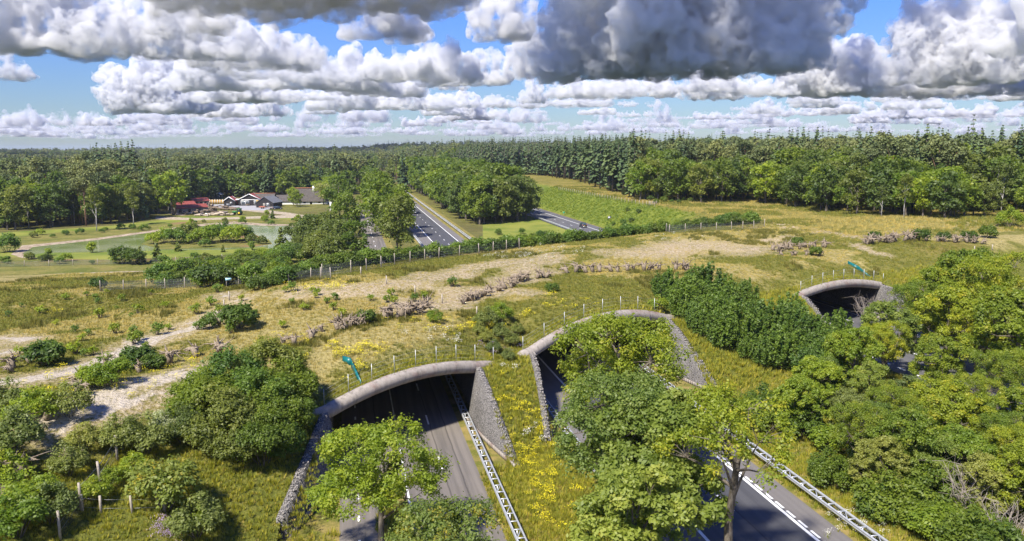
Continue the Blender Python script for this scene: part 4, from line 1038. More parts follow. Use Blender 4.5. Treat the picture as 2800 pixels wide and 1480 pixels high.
def scatter(name, protos, pts, kind='stuff', mats=None, tilt=0.0):
    """one object of points that carries instances of each prototype mesh: pts rows are x, y, z, scale, prototype"""
    pts = np.asarray(pts, float); out = []
    me = bpy.data.meshes.new(name); me.vertices.add(len(pts)); me.vertices.foreach_set('co', pts[:, :3].astype(np.float32).ravel())
    for k, c in (('size', 3),):
        a = me.attributes.new(k, 'FLOAT', 'POINT'); a.data.foreach_set('value', pts[:, c].astype(np.float32))
    a = me.attributes.new('pick', 'INT', 'POINT'); a.data.foreach_set('value', pts[:, 4].astype(np.int32))
    a = me.attributes.new('spin', 'FLOAT', 'POINT'); a.data.foreach_set('value', (np.random.default_rng(len(pts)).random(len(pts)) * 6.283).astype(np.float32))
    o = obj(name, me); o['kind'] = kind
    g = bpy.data.node_groups.new(name, 'GeometryNodeTree'); g.interface.new_socket('Geometry', in_out='INPUT', socket_type='NodeSocketGeometry'); g.interface.new_socket('Geometry', in_out='OUTPUT', socket_type='NodeSocketGeometry')
    N = g.nodes; L = g.links; gi = N.new('NodeGroupInput'); go = N.new('NodeGroupOutput'); jn = N.new('GeometryNodeJoinGeometry')
    def named(n, t):
        q = N.new('GeometryNodeInputNamedAttribute'); q.data_type = t; q.inputs[0].default_value = n; return [s for s in q.outputs if s.enabled and s.name == 'Attribute'][0]
    sz, pk, sp = named('size', 'FLOAT'), named('pick', 'INT'), named('spin', 'FLOAT')
    rx = N.new('ShaderNodeCombineXYZ'); L.new(sp, rx.inputs[2])
    for i, p in enumerate(protos):
        po = bpy.data.objects.new(name + '_source', p)
        oi = N.new('GeometryNodeObjectInfo'); oi.inputs[0].default_value = po; oi.inputs['As Instance'].default_value = True
        cmp_ = N.new('FunctionNodeCompare'); cmp_.data_type = 'INT'; cmp_.operation = 'EQUAL'
        ii = [s for s in cmp_.inputs if s.enabled]; L.new(pk, ii[0]); ii[1].default_value = i
        ip = N.new('GeometryNodeInstanceOnPoints'); L.new(gi.outputs[0], ip.inputs['Points']); L.new(cmp_.outputs[0], ip.inputs['Selection']); L.new(oi.outputs['Geometry'], ip.inputs['Instance']); L.new(rx.outputs[0], ip.inputs['Rotation']); L.new(sz, ip.inputs['Scale']); L.new(ip.outputs[0], jn.inputs[0])
    L.new(jn.outputs[0], go.inputs[0])
    md = o.modifiers.new('scatter', 'NODES'); md.node_group = g
    return o
def forest_mass():
    rng = np.random.default_rng(3)
    FP = [merged(broadleaf(300 + i, 16, 5.0, 2.0, 1.7, nl=8, ncl=55, per=11, clr=1.5, mat=m, twigs=0), 'tree') for i, m in enumerate(('broad', 'deep', 'birch'))] + [merged(spruce(310 + i, 24, 3.4, levels=16, br=7, dense=2), 'tree') for i in range(2)] + [merged(pine(320 + i, 20, 3.9, 1.3, 34, 11), 'tree') for i in range(2)]
    ki = {'broad': (0, 1), 'fresh': (0, 2), 'pine': (5, 6), 'spruce': (3, 4), 'birch': (2, 2)}; pts = []
    for x, y, k, s in REST: pts.append((x, y, gz(x, y), s, ki[k][rng.integers(0, 2)]))
    D = np.array(DEEP); n3 = fbm(D[:, 0], D[:, 1], 160, 3); n4 = fbm(D[:, 0] + 900, D[:, 1], 90, 3); zz = np.maximum(M(D[:, 0], D[:, 1]), 0)
    rr = np.hypot(D[:, 0], D[:, 1])
    for (x, y), a, b, z, r in zip(D, n3, n4, zz, rr):
        u = rng.random()
        sp = .06 if x < 45 else .16
        k = (rng.integers(0, 3) if u > sp else rng.integers(3, 5)) if a > .50 else (rng.integers(3, 5) if u < sp * 1.3 else rng.integers(5, 7) if u < .62 else rng.integers(0, 3))
        s = (.88 + .3 * b) * rng.uniform(.85, 1.12) * (1.0 if k < 3 or k > 4 else rng.uniform(.75, 1.15))
        if r > 1700: s *= 1.35
        pts.append((x, y, z, s, k))
    scatter('forest', FP, pts)
    # canopy beyond the last trees, rising and falling gently to the horizon
    m, nt = material('distant_canopy'); tc = nt.n('ShaderNodeTexCoord').outputs['Object']
    c = nt.mix(nt.sm(nt.noise(tc, .012, 6, .7), .35, .65), (.020, .036, .014), (.05, .07, .022)); finish(nt, principled(nt, c, 1.0, None, spec=.05))
    a = np.linspace(R_(-28), R_(52), 420); r = np.geomspace(3000, 10500, 46); A, Rr = np.meshgrid(a, r, indexing='ij')
    X, Y = Rr * np.sin(A), Rr * np.cos(A); Z = 17 + 7 * (fbm(X, Y, 900, 3) - .5) + 6 * (vnoise(X / 26, Y / 26) - .4) + 3 * (fbm(X, Y, 60, 2) - .5); Z[:, 0] = 6
    i, j = np.meshgrid(np.arange(419), np.arange(45), indexing='ij'); n = 46
    props(obj('distant_forest', mesh('distant_forest', np.stack([X.ravel(), Y.ravel(), Z.ravel()], -1), np.stack([i * n + j, i * n + j + 1, (i + 1) * n + j + 1, (i + 1) * n + j], -1).reshape(-1, 4), [m])), kind='stuff')
forest_mass()
# ------------------------------------------------------------------ stump rows, posts, fences
def stump_mesh(seed, s=1.0):
    """an upturned root plate: butt of a trunk with a tangle of tapering roots"""
    rng = np.random.default_rng(seed); mb = MB(); rb = MB()
    ax = np.array([rng.normal() * .5, rng.normal() * .5, .75]); ax /= np.linalg.norm(ax)
    mb.tube(np.array([-.35 * ax + (0, 0, .35), .1 * ax + (0, 0, .4), .55 * ax + (0, 0, .45)]) * s, np.array([.24, .30, .40]) * s, 8)
    for i in range(15):
        d = rng.normal(size=3); d -= ax * (d @ ax) * .6; d[2] = d[2] * .7 + .25; d /= np.linalg.norm(d); L = rng.uniform(.45, 1.05) * s; st = (.45 * ax + (0, 0, .45)) * s
        rb.tube(curve(st, st + d * L, rng, 5, .22), np.linspace(.13, .02, 5) * s, 5, cap=False)
        q = st + d * L * .6; rb.tube(curve(q, q + (d + rng.normal(size=3) * .7) * L * .5, rng, 4, .2), np.linspace(.05, .012, 4) * s, 4, cap=False)
    return mb.mesh('butt', BUTT, True), rb.mesh('roots', ROOT, True)
BUTT = simple('grey_stump_wood', (.21, .17, .125), .95, var=.4, scale=8); ROOT = simple('bleached_roots', (.25, .20, .145), .95, var=.5, scale=10)
def stumps():
    ps = [stump_mesh(500 + i) for i in range(5)]; rng = random.Random(31)
    def row(pts, n, label, group, smin=.7, smax=1.2, jit=.5):
        W = [hit(*p) for p in pts]; seg = [np.linalg.norm((b - a)[:2]) for a, b in zip(W[:-1], W[1:])]; tot = sum(seg)
        for i in range(n):
            d = tot * (i + .5 + rng.uniform(-.4, .4)) / n
            for (a, b), l in zip(zip(W[:-1], W[1:]), seg):
                if d <= l: break
                d -= l
            p = a + (b - a) * min(d / l, 1); plant('tree_stump', rng.choice(ps), p[0] + rng.uniform(-jit, jit), p[1] + rng.uniform(-jit, jit), label, 'stump', group, rng.uniform(smin, smax), None, None, ('butt', 'roots'))
    row([(1258, 832), (1330, 808), (1400, 785), (1420, 770), (1500, 758)], 22, 'bleached root stump in the dense row running along the middle of the crossing', 'stumps of the middle row', .6, 1.0)
    row([(1530, 748), (1640, 745), (1720, 742), (1900, 738)], 15, 'bleached root stump in the spaced row behind the middle portal', 'stumps of the row behind the middle portal', .7, 1.15)
    row([(1042, 880), (1100, 866), (1160, 852)], 8, 'grey stump in the short row on the grass left of the row along the middle', 'stumps of the short middle row')
    row([(918, 905), (960, 896), (1005, 886)], 8, 'dark tangled stump in the row above the nearest portal', 'stumps of the row above the nearest portal', .6, 1.0)
    row([(2110, 690), (2180, 680), (2270, 676)], 12, 'grey stump in the left heap of the far stump row', 'stumps of the far left heap', .8, 1.2, .9)
    row([(2350, 670), (2420, 664), (2500, 660)], 15, 'grey stump in the largest heap of the far stump row', 'stumps of the largest far heap', .9, 1.4, 1.0)
    row([(2540, 662), (2600, 664), (2700, 668)], 10, 'grey stump in the right part of the far stump row', 'stumps of the far right heap', .75, 1.1, .9)
    row([(2130, 700), (2240, 700)], 5, 'low root remains in front of the far left stump heap', 'low root remains in front of the far heap', .6, .9)
    for px, py, s, l in ((852, 930, 1.0, 'large root stump left of the row above the nearest portal'), (880, 908, .6, 'small upright stump beside the large root stump'), (775, 945, .7, 'pale stump at the top of the nearest portal thicket'), (805, 945, .8, 'dark stump beside the pale stump at the thicket'), (465, 995, 1.0, 'upright stump near the end of the white sand'), (535, 978, 1.0, 'stump right of the upright stump by the white sand'), (600, 970, 1.1, 'round sawn stump at the edge of the yellow flowers'), (230, 1060, 1.15, 'large forked stump on the edge of the white sand path'), (290, 1000, .8, 'stump lying on the white sand'), (215, 1085, 1.0, 'stump below the large forked stump'), (35, 1010, 1.0, 'tangled stump at the left edge above the sand path'), (80, 995, .8, 'stump beside the dark broom bush at the left'), (30, 1020, .7, 'low stump at the left edge of the sand path'),
                       (150, 1110, .8, 'stump at the left below the sand path'), (130, 1150, .9, 'dark stump above the left grey-green bushes'), (60, 1310, 1.2, 'brown root stump in the grass at the lower left'), (185, 1275, .9, 'leaning stump at the lower left'), (10, 1360, 1.0, 'stump at the left edge near the bottom'), (45, 1350, .8, 'stump right of the edge stump near the bottom'), (600, 890, .8, 'dark stump beside the dark bushy shrub'), (380, 1020, .7, 'small stump by the feathery broom'), (410, 985, .7, 'dark stump behind the feathery broom')):
        P = hit(px, py); plant('tree_stump', rng.choice(ps), P[0], P[1], l, 'stump', None, s, None, None, ('butt', 'roots'))
stumps()
WIRE = simple('fence_wire', (.30, .31, .31), .5, .6)
def mesh_mat():
    m, nt = material('wire_netting'); tc = nt.n('ShaderNodeTexCoord').outputs['Object']; 
    d = nt.n('ShaderNodeBsdfDiffuse', {'Color': (.10, .11, .10, 1)}); t = nt.n('ShaderNodeBsdfTransparent'); s = nt.n('ShaderNodeMixShader', {0: .30, 1: t.outputs[0], 2: d.outputs[0]}); finish(nt, s.outputs[0]); return m
NET = mesh_mat()
def fence(name, label, pts, step, h, net=True, wires=(.3, .7, 1.1), pr=.07, group=None, first=None):
    W = [hit(*p) if len(p) == 2 else np.array(p) for p in pts]; c = W[0]; root = thing(name, label, 'fence', c, 0, group); post = MB().tube([(0, 0, -.3), (0, 0, h * .5), (0, 0, h)], np.array([pr, pr, pr * .9]), 7).mesh('post', WOODP)
    P = []
    for a, b in zip(W[:-1], W[1:]):
        n = max(1, int(round(np.linalg.norm((b - a)[:2]) / step)))
        for i in range(n):
            q = a + (b - a) * i / n; P.append(np.array((q[0], q[1], gz(q[0], q[1]))))
    q = W[-1]; P.append(np.array((q[0], q[1], gz(q[0], q[1]))))
    rng = random.Random(len(P))
    for p in P:
        o = obj('post', post, root, p - c); o.rotation_euler = (rng.uniform(-.05, .05), rng.uniform(-.05, .05), rng.random() * 6)
    for hh in wires:
        mb = MB()
        for a, b in zip(P[:-1], P[1:]): mb.beam(a - c + (0, 0, hh), b - c + (0, 0, hh), .012, .012)
        mb.build('wire', WIRE, root)
    if net:
        v = []; f = []
        for i, p in enumerate(P): v += [p - c + (0, .05, .02), p - c + (0, .05, h * .88)]
        f = [(2 * i, 2 * i + 2, 2 * i + 3, 2 * i + 1) for i in range(len(P) - 1)]
        obj('netting', mesh('netting', v, f, [NET]), root)
    return root
fence('wire_fence', 'wooden post and wire fence before the hedge along the far edge of the crossing', [(880, 758), (960, 748), (1080, 726), (1200, 708), (1310, 696), (1420, 680), (1560, 662), (1700, 648), (1830, 638), (2000, 630), (2090, 622)], 3.9, 1.9)
fence('wire_fence', 'wooden post fence with netting on the field below the scrub', [(275, 797), (400, 793), (560, 786), (700, 778), (790, 778), (850, 765), (905, 765)], 3.4, 1.7)
fence('wire_fence', 'tall post and netting fence on the slope in the bottom left corner', [(165, 1475), (222, 1395), (276, 1335), (322, 1262)], 3.4, 1.9, True, (.5, 1.0, 1.6), .09)
fence('wire_fence', 'low posts with two wires beside the tall netting fence, bottom left', [(226, 1400), (277, 1405), (362, 1402), (450, 1400)], 2.6, 1.2, False, (.3, .9), .09)
fence('pasture_fence', 'long post fence following the top of the green bank', [(1528, 520), (1560, 526), (1620, 537), (1700, 552), (1790, 566)], 3.4, 1.5, False, (.4, .8, 1.2))
fence('wire_fence', 'grey fence across the pond meadow left of the crossing', [(0, 731), (200, 726), (400, 722), (560, 716), (700, 700), (800, 690)], 5.5, 1.5, True)
def posts():
    post = MB().tube([(0, 0, -.2), (0, 0, .6), (0, 0, 1.15)], np.array([.085, .085, .08]), 8).mesh('marker_post', WOODP)
    for px, py, l in ((1057, 778, 'short wooden post on the tan field, upper one'), (1135, 805, 'short wooden post in the middle of the bare tan field'), (1209, 830, 'short wooden post left of the big stump row'), (1304, 865, 'dark wooden post standing alone below the stump row'), (613, 845, 'wooden post where the sand track bends'), (627, 822, 'wooden post above the bend of the sand track'), (987, 752, 'short post in front of the hedge fence'), (2664, 690, 'wooden post beside the far stump row on the right'), (2713, 685, 'thin post at the right of the far stump row')):
        P = hit(px, py); props(obj('marker_post', post, None, P), l, 'post')
posts()
# gate at the end of the pasture fence
P = hit(1785, 562); g = thing('field_gate', 'small pale wooden gate at the end of the post fence on the green bank', 'gate', P)
for x in (-1.3, 0, 1.3): MB().box((x - .07, -.07, -.1), (x + .07, .07, 1.5)).build('post', WOODP, g)
for z in (.4, .8, 1.2): MB().box((-1.3, -.12, z), (1.3, -.07, z + .12)).build('bar', WOODP, g)
# ------------------------------------------------------------------ meadow, pond, tracks
def pond_meadow():
    mm, nt = material('meadow_grass'); tc = nt.n('ShaderNodeTexCoord').outputs['Object']; a = nt.noise(tc, .06, 5, .6); b = nt.noise(tc, .9, 5, .7)
    c = nt.mix(nt.sm(a, .35, .62), (.10, .145, .02), (.20, .21, .04)); c = nt.mix(nt.m('MULTIPLY', nt.sm(b, .45, .75), .5), c, (.22, .20, .06)); finish(nt, principled(nt, c, .95, b, .6, .1, 0, .1))
    rough, nt = material('rough_heath'); tc = nt.n('ShaderNodeTexCoord').outputs['Object']; a = nt.noise(tc, .12, 5, .65); b = nt.noise(tc, 1.2, 5, .7)
    c = nt.mix(nt.sm(a, .35, .65), (.105, .12, .024), (.20, .175, .05)); c = nt.mix(nt.m('MULTIPLY', nt.sm(b, .45, .7), .7), c, (.06, .07, .015)); c = nt.mix(nt.sm(nt.noise(tc, .05, 3), .55, .68), c, (.20, .13, .06)); finish(nt, principled(nt, c, .95, b, .8, .25, 0, .1))
    sand, nt = material('sand_track'); tc = nt.n('ShaderNodeTexCoord').outputs['Object']; b = nt.noise(tc, .8, 5, .7); c = nt.mix(nt.sm(b, .35, .65), (.22, .175, .11), (.42, .36, .28)); finish(nt, principled(nt, c, .95, b, .4, .05, 0, .1))
    bank, nt = material('bare_bank'); tc = nt.n('ShaderNodeTexCoord').outputs['Object']; b = nt.noise(tc, .5, 5, .7); c = nt.mix(nt.sm(b, .35, .65), (.16, .115, .07), (.42, .35, .26)); finish(nt, principled(nt, c, .95, b, .6, .1, 0, .1))
    wat, nt = material('pond_water'); tc = nt.n('ShaderNodeTexCoord').outputs['Object']; b = nt.noise(tc, 1.5, 3, .5); a = nt.noise(tc, .035, 4, .6)
    c = nt.mix(nt.sm(a, .4, .6), (.14, .19, .04), (.27, .30, .15)); finish(nt, principled(nt, c, .14, b, .06, .02, 0, .5))
    O = lambda pts: [at(*p)[:2] for p in pts]
    sheet('meadow', O([(-400, 700), (-60, 640), (110, 630), (300, 618), (430, 603), (500, 592), (900, 590), (950, 600), (935, 690), (700, 720), (300, 735), (-400, 760)]), mm, .008)
    sheet('heath_strip', O([(-300, 700), (0, 652), (180, 634), (330, 624), (420, 612), (520, 606), (640, 600), (760, 598), (860, 606), (860, 618), (820, 620), (640, 612), (480, 624), (420, 633), (280, 652), (120, 672), (50, 690), (0, 690), (-300, 740)]), rough, .014)
    sheet('heath_strip', O([(-300, 745), (0, 702), (300, 705), (500, 700), (700, 692), (830, 690), (930, 680), (1010, 720), (900, 745), (600, 760), (200, 765), (-300, 800)]), rough, .015)
    sheet('bank', O([(30, 696), (60, 672), (260, 652), (420, 630), (560, 612), (640, 606), (720, 612), (800, 614), (838, 626), (836, 640), (810, 672), (770, 690), (600, 698), (300, 704), (60, 706)]), bank, .020)
    sheet('pond', O([(60, 694), (90, 676), (270, 656), (430, 634), (560, 618), (640, 612), (720, 618), (790, 618), (828, 628), (822, 640), (800, 664), (760, 686), (600, 692), (480, 690), (300, 698), (120, 702)]), wat, .026)
    sheet('island', O([(385, 668), (420, 648), (500, 634), (600, 628), (690, 640), (735, 656), (745, 668), (690, 676), (560, 680), (440, 682)]), rough, .040)
    sheet('meadow', O([(60, 704), (120, 692), (300, 690), (480, 684), (610, 684), (720, 676), (760, 688), (600, 700), (300, 712)]), mm, .034)
    sheet('farm_track', O([(425, 592), (540, 597), (700, 592), (800, 588), (830, 592), (830, 596), (700, 598), (540, 603), (425, 600)]), sand, .020)
    sheet('farm_track', O([(620, 560), (700, 572), (790, 582), (840, 590), (832, 594), (760, 586), (680, 578), (600, 570)]), sand, .024)
    yd = simple('grey_yard', (.30, .30, .31), .9, var=.15, scale=.5); sheet('yard', O([(560, 560), (640, 558), (730, 560), (760, 568), (720, 576), (650, 574), (590, 568)]), yd, .028)
    sheet('farm_track', O([(455, 585), (520, 570), (600, 562), (620, 566), (560, 575), (500, 590)]), bank, .022)
    sheet('heath_strip', O([(1090, 690), (1320, 670), (1320, 600), (1480, 590), (1600, 640), (1420, 670), (1250, 720)]), mm, .002)
    # path and ditch at the foot of the field
    sheet('sand_path', O([(-100, 755), (120, 750), (330, 743), (560, 737), (700, 729), (700, 730), (560, 739), (330, 745), (120, 752), (-100, 757)]), sand, .030)
    isl = [shrub(600 + i, 4.2, 2.6, .55, 60, 22, m, .75) for i, m in enumerate(('fresh', 'birch', 'hornbeam'))]
    rng = random.Random(12)
    for px, py, s, k in ((420, 668, .8, 0), (450, 664, 1.1, 0), (480, 668, 1.2, 2), (510, 662, 1.3, 1), (545, 668, 1.1, 0), (575, 664, 1.3, 0), (610, 660, 1.35, 2), (640, 664, 1.3, 0), (665, 658, 1.1, 2), (530, 645, 1.0, 1), (590, 645, .9, 0), (690, 664, .7, 1), (560, 676, .6, 2), (715, 668, .6, 1)):
        P = at(px, py); plant('island_bush', isl[k], P[0], P[1], 'light green rounded bush on the island in the pond', 'bush', 'bushes on the pond island', s, 0, None, SH)
    for i in range(70):
        px = rng.uniform(0, 860); py = rng.choice((np.interp(px, [0, 180, 420, 640, 860], [655, 640, 622, 606, 610]) + rng.uniform(-4, 8), np.interp(px, [0, 400, 860], [712, 712, 696]) + rng.uniform(-6, 14)))
        P = at(px, py); plant('heath_bush', isl[rng.randrange(3)], P[0], P[1], 'low bush in the rough strips around the pond', 'bush', 'low bushes around the pond', rng.uniform(.25, .55), 0, None, SH)
    con = [spruce(610, 4.5, 1.5, 'birch', 12, 8, .02), shrub(611, 4.5, 1.3, .5, 40, 20, 'fresh', .6)]
    for px, py, k, s, l in ((252, 692, 1, .85, 'small pointed bright tree on the near pond shore'), (385, 720, 0, .9, 'conical young tree beside the dark round bush by the pond'), (133, 700, 1, .6, 'small bush left of the pointed tree on the pond shore'), (486, 688, 0, .75, 'slim young conifer in front of the island'), (610, 690, 0, .45, 'tiny young conifer in front of the pond, middle'), (522, 615, 1, .7, 'round little tree behind the island'), (672, 652, 1, 1.0, 'upright young tree at the right end of the island'), (770, 678, 0, 1.25, 'slender birch-like tree in the bright part of the pond'), (730, 590, 1, .7, 'young tree by the farm track'), (815, 610, 1, .9, 'young tree at the right end of the pond'), (430, 715, 0, 1.0, 'young tree right of the dark round bush by the pond'), (690, 684, 1, .7, 'bush on the shore right of the island'), (745, 598, 0, .8, 'slender sapling by the track above the pond')):
        P = at(px, py); plant('young_tree', con[k], P[0], P[1], l, 'tree', None, s, 0, None, SH if k else ('trunk', 'crown'))
    for px, py, s, l in ((335, 722, 1.5, 'dark round bush by the near pond shore, left one'), (370, 724, 1.3, 'dark round bush by the near pond shore, right one'), (20, 690, 1.6, 'bright bush at the left edge by the pond')):
        P = at(px, py); plant('round_bush', HED[1 if px > 100 else 2], P[0], P[1], l, 'bush', None, s, 0, None, SH)
    big = shrub(612, 7.5, 4.0, .7, 110, 26, 'birch', 1.0)
    for px, py, s in ((830, 672, .8), (870, 660, 1.0), (905, 668, 1.0), (850, 640, .9), (890, 634, .9), (815, 690, .6), (860, 690, .75), (900, 695, .7), (925, 650, .8), (800, 655, .7), (880, 700, .9), (845, 660, 1.1), (915, 680, 1.1), (895, 655, 1.15), (935, 670, .9), (905, 720, .9), (860, 715, .8)):
        P = at(px, py); plant('willow_bush', big, P[0], P[1], 'large green willow bush between the pond and the narrow road', 'bush', 'willow bushes right of the pond', s, 0, None, SH)
    # single trees by the roads and the farm
    MB_ = MID['broad']; FR = MID['fresh']
    for nm, p, px, py, s, l in (('oak_tree', FR[0], 475, 588, 1.28, 'big bright green oak beside the red-roofed sheds'), ('roadside_tree', MB_[0], 955, 650, .85, 'dark green tree on the left of the narrow road, far one'), ('roadside_tree', MB_[1], 975, 716, .62, 'dark green tree at the near left edge of the narrow road'), ('roadside_tree', MB_[3], 1085, 690, .92, 'tall tree with pale trunks between the narrow road and the motorway'), ('roadside_tree', FR[1], 1035, 620, .95, 'rounded bright tree over the narrow road'), ('roadside_tree', MB_[1], 1015, 585, 1.0, 'large tree behind the rounded bright tree on the narrow road'),
                                ('orchard_tree', FR[0], 804, 562, .62, 'bright tree left of the white farmhouse, rear one'), ('orchard_tree', MB_[0], 812, 566, .50, 'small tree in front of the white farmhouse'), ('orchard_tree', FR[1], 868, 548, .72, 'yellow-green tree behind the white farmhouse'), ('orchard_tree', FR[0], 900, 545, .72, 'pale tree right of the white farmhouse')):
        P = at(px, py); plant(nm, p, P[0], P[1], l, 'tree', None, s, 0)
    for px, py, s, l in ((1050, 640, 1.05, 'broad dark tree between the narrow road and the motorway, second one'), (1035, 600, 1.15, 'broad dark tree over the narrow road where it vanishes'), (930, 600, 1.0, 'dark tree behind the willow bushes on the left of the narrow road')):
        P = at(px, py); plant('roadside_tree', MB_[0], P[0], P[1], l, 'tree', None, s, 0)
    acacia = broadleaf(620, 11, 4.6, 2.6, .8, nl=8, ncl=80, per=24, clr=1.1, mat='acacia', twigs=0)
    for px, py, s, l in ((885, 560, .95, 'cream blossoming tree beside the white farmhouse'), (925, 560, 1.0, 'cream blossoming tree farther right of the white farmhouse')):
        P = at(px, py); plant('blossom_tree', acacia, P[0], P[1], l, 'tree', None, s, 0)
    con2 = MID['birch'][0]
    for px, py, s in ((265, 632, .9), (365, 616, .8)):
        P = at(px, py); plant('birch_tree', con2, P[0], P[1], 'white-trunked birch at the front of the left forest' + (', left one' if px < 300 else ', right one'), 'tree', None, s, 0)
pond_meadow()
# ------------------------------------------------------------------ farmstead
RED = simple('red_roof_tiles', (.23, .055, .045), .75, var=.2, scale=1.5); BLACKW = simple('black_boards', (.022, .02, .022), .8, var=.3, scale=2); WHITE = simple('white_paint', (.78, .78, .76), .6, var=.05); THATCH = simple('grey_thatch', (.085, .075, .068), .98, var=.25, scale=1.5); RIDGE = simple('orange_ridge_tiles', (.38, .17, .09), .8, var=.2)
GLASS = simple('dark_window_glass', (.05, .07, .08), .12, var=.2, spec=.6); GREYW = simple('grey_stone_wall', (.22, .205, .185), .9, var=.3, scale=2); SLATE = simple('grey_roof_sheets', (.15, .155, .165), .7, var=.15); STRAW = simple('straw_wall', (.42, .29, .09), .95, var=.25, scale=3); DOORC = simple('rust_red_door', (.38, .09, .03), .6); FENCEW = simple('larch_boards', (.40, .25, .085), .85, var=.22, scale=2); DGREEN = simple('dark_green_boards', (.03, .055, .06), .7)
def house(label, px, py, w_, d_, eave, ridge, rot, wall, roof, cat='house', axis='x', over=.35, trim=None, name='house'):
    """gabled building: walls, two roof slopes with thickness, white verge boards; ridge runs along local x or y"""
    P = at(px, py); r = thing(name, label, cat, (P[0], P[1], 0), rot)
    hx, hy = w_ / 2, d_ / 2
    if axis == 'y': S = lambda a, b, z: (b, a, z); L, Wd = hy, hx
    else: S = lambda a, b, z: (a, b, z); L, Wd = hx, hy
    v = [S(s * L, t * Wd, z) for s in (-1, 1) for t, z in ((-1, 0), (1, 0), (1, eave), (0, ridge), (-1, eave))]
    me = bpy.data.meshes.new('wall'); me.from_pydata(v, [], [(0, 4, 3, 2, 1), (5, 6, 7, 8, 9), (0, 5, 9, 4), (1, 2, 7, 6)]); me.materials.append(wall); obj('wall', me, r)
    sl = (ridge - eave) / Wd
    for t in (-1, 1):
        e = Wd + over; ze = eave - sl * over; Lo = L + over
        a = [S(-Lo, 0, ridge + .02), S(Lo, 0, ridge + .02), S(Lo, t * e, ze), S(-Lo, t * e, ze)]; b = [(x, y, z + .18) for x, y, z in a]
        me = bpy.data.meshes.new('roof'); me.from_pydata(a + b, [], [(0, 1, 2, 3), (7, 6, 5, 4), (0, 4, 5, 1), (1, 5, 6, 2), (2, 6, 7, 3), (3, 7, 4, 0)]); me.materials.append(roof); obj('roof', me, r)
        if trim:
            for s in (-1, 1): MB().beam(S(s * (Lo + .05), 0, ridge + .05), S(s * (Lo + .05), t * e, ze + .05), .10, .32).build('verge_board', trim, r)
    return r
def window(root, x, y, z, w_, h, face=-1, axis='y', frame=None, glass=None, bars=1):
    T = (lambda a, b, c: (a, b, c)) if axis == 'y' else (lambda a, b, c: (b, a, c))
    def bx(a, b, m, n, p):
        a, b = np.array(a), np.array(b); lo, hi = np.minimum(a, b), np.maximum(a, b); return MB().box(lo, hi).build(n, m, p)
    f = bx(T(x - w_ / 2 - .12, y, z - .12), T(x + w_ / 2 + .12, y + face * .08, z + h + .12), frame or WHITE, 'window', root)
    n = bars + 1
    for i in range(n):
        a = x - w_ / 2 + w_ * i / n + .05; b = x - w_ / 2 + w_ * (i + 1) / n - .05; bx(T(a, y + face * .06, z), T(b, y + face * .12, z + h), glass or GLASS, 'pane', f)
fr = -YAW + .25
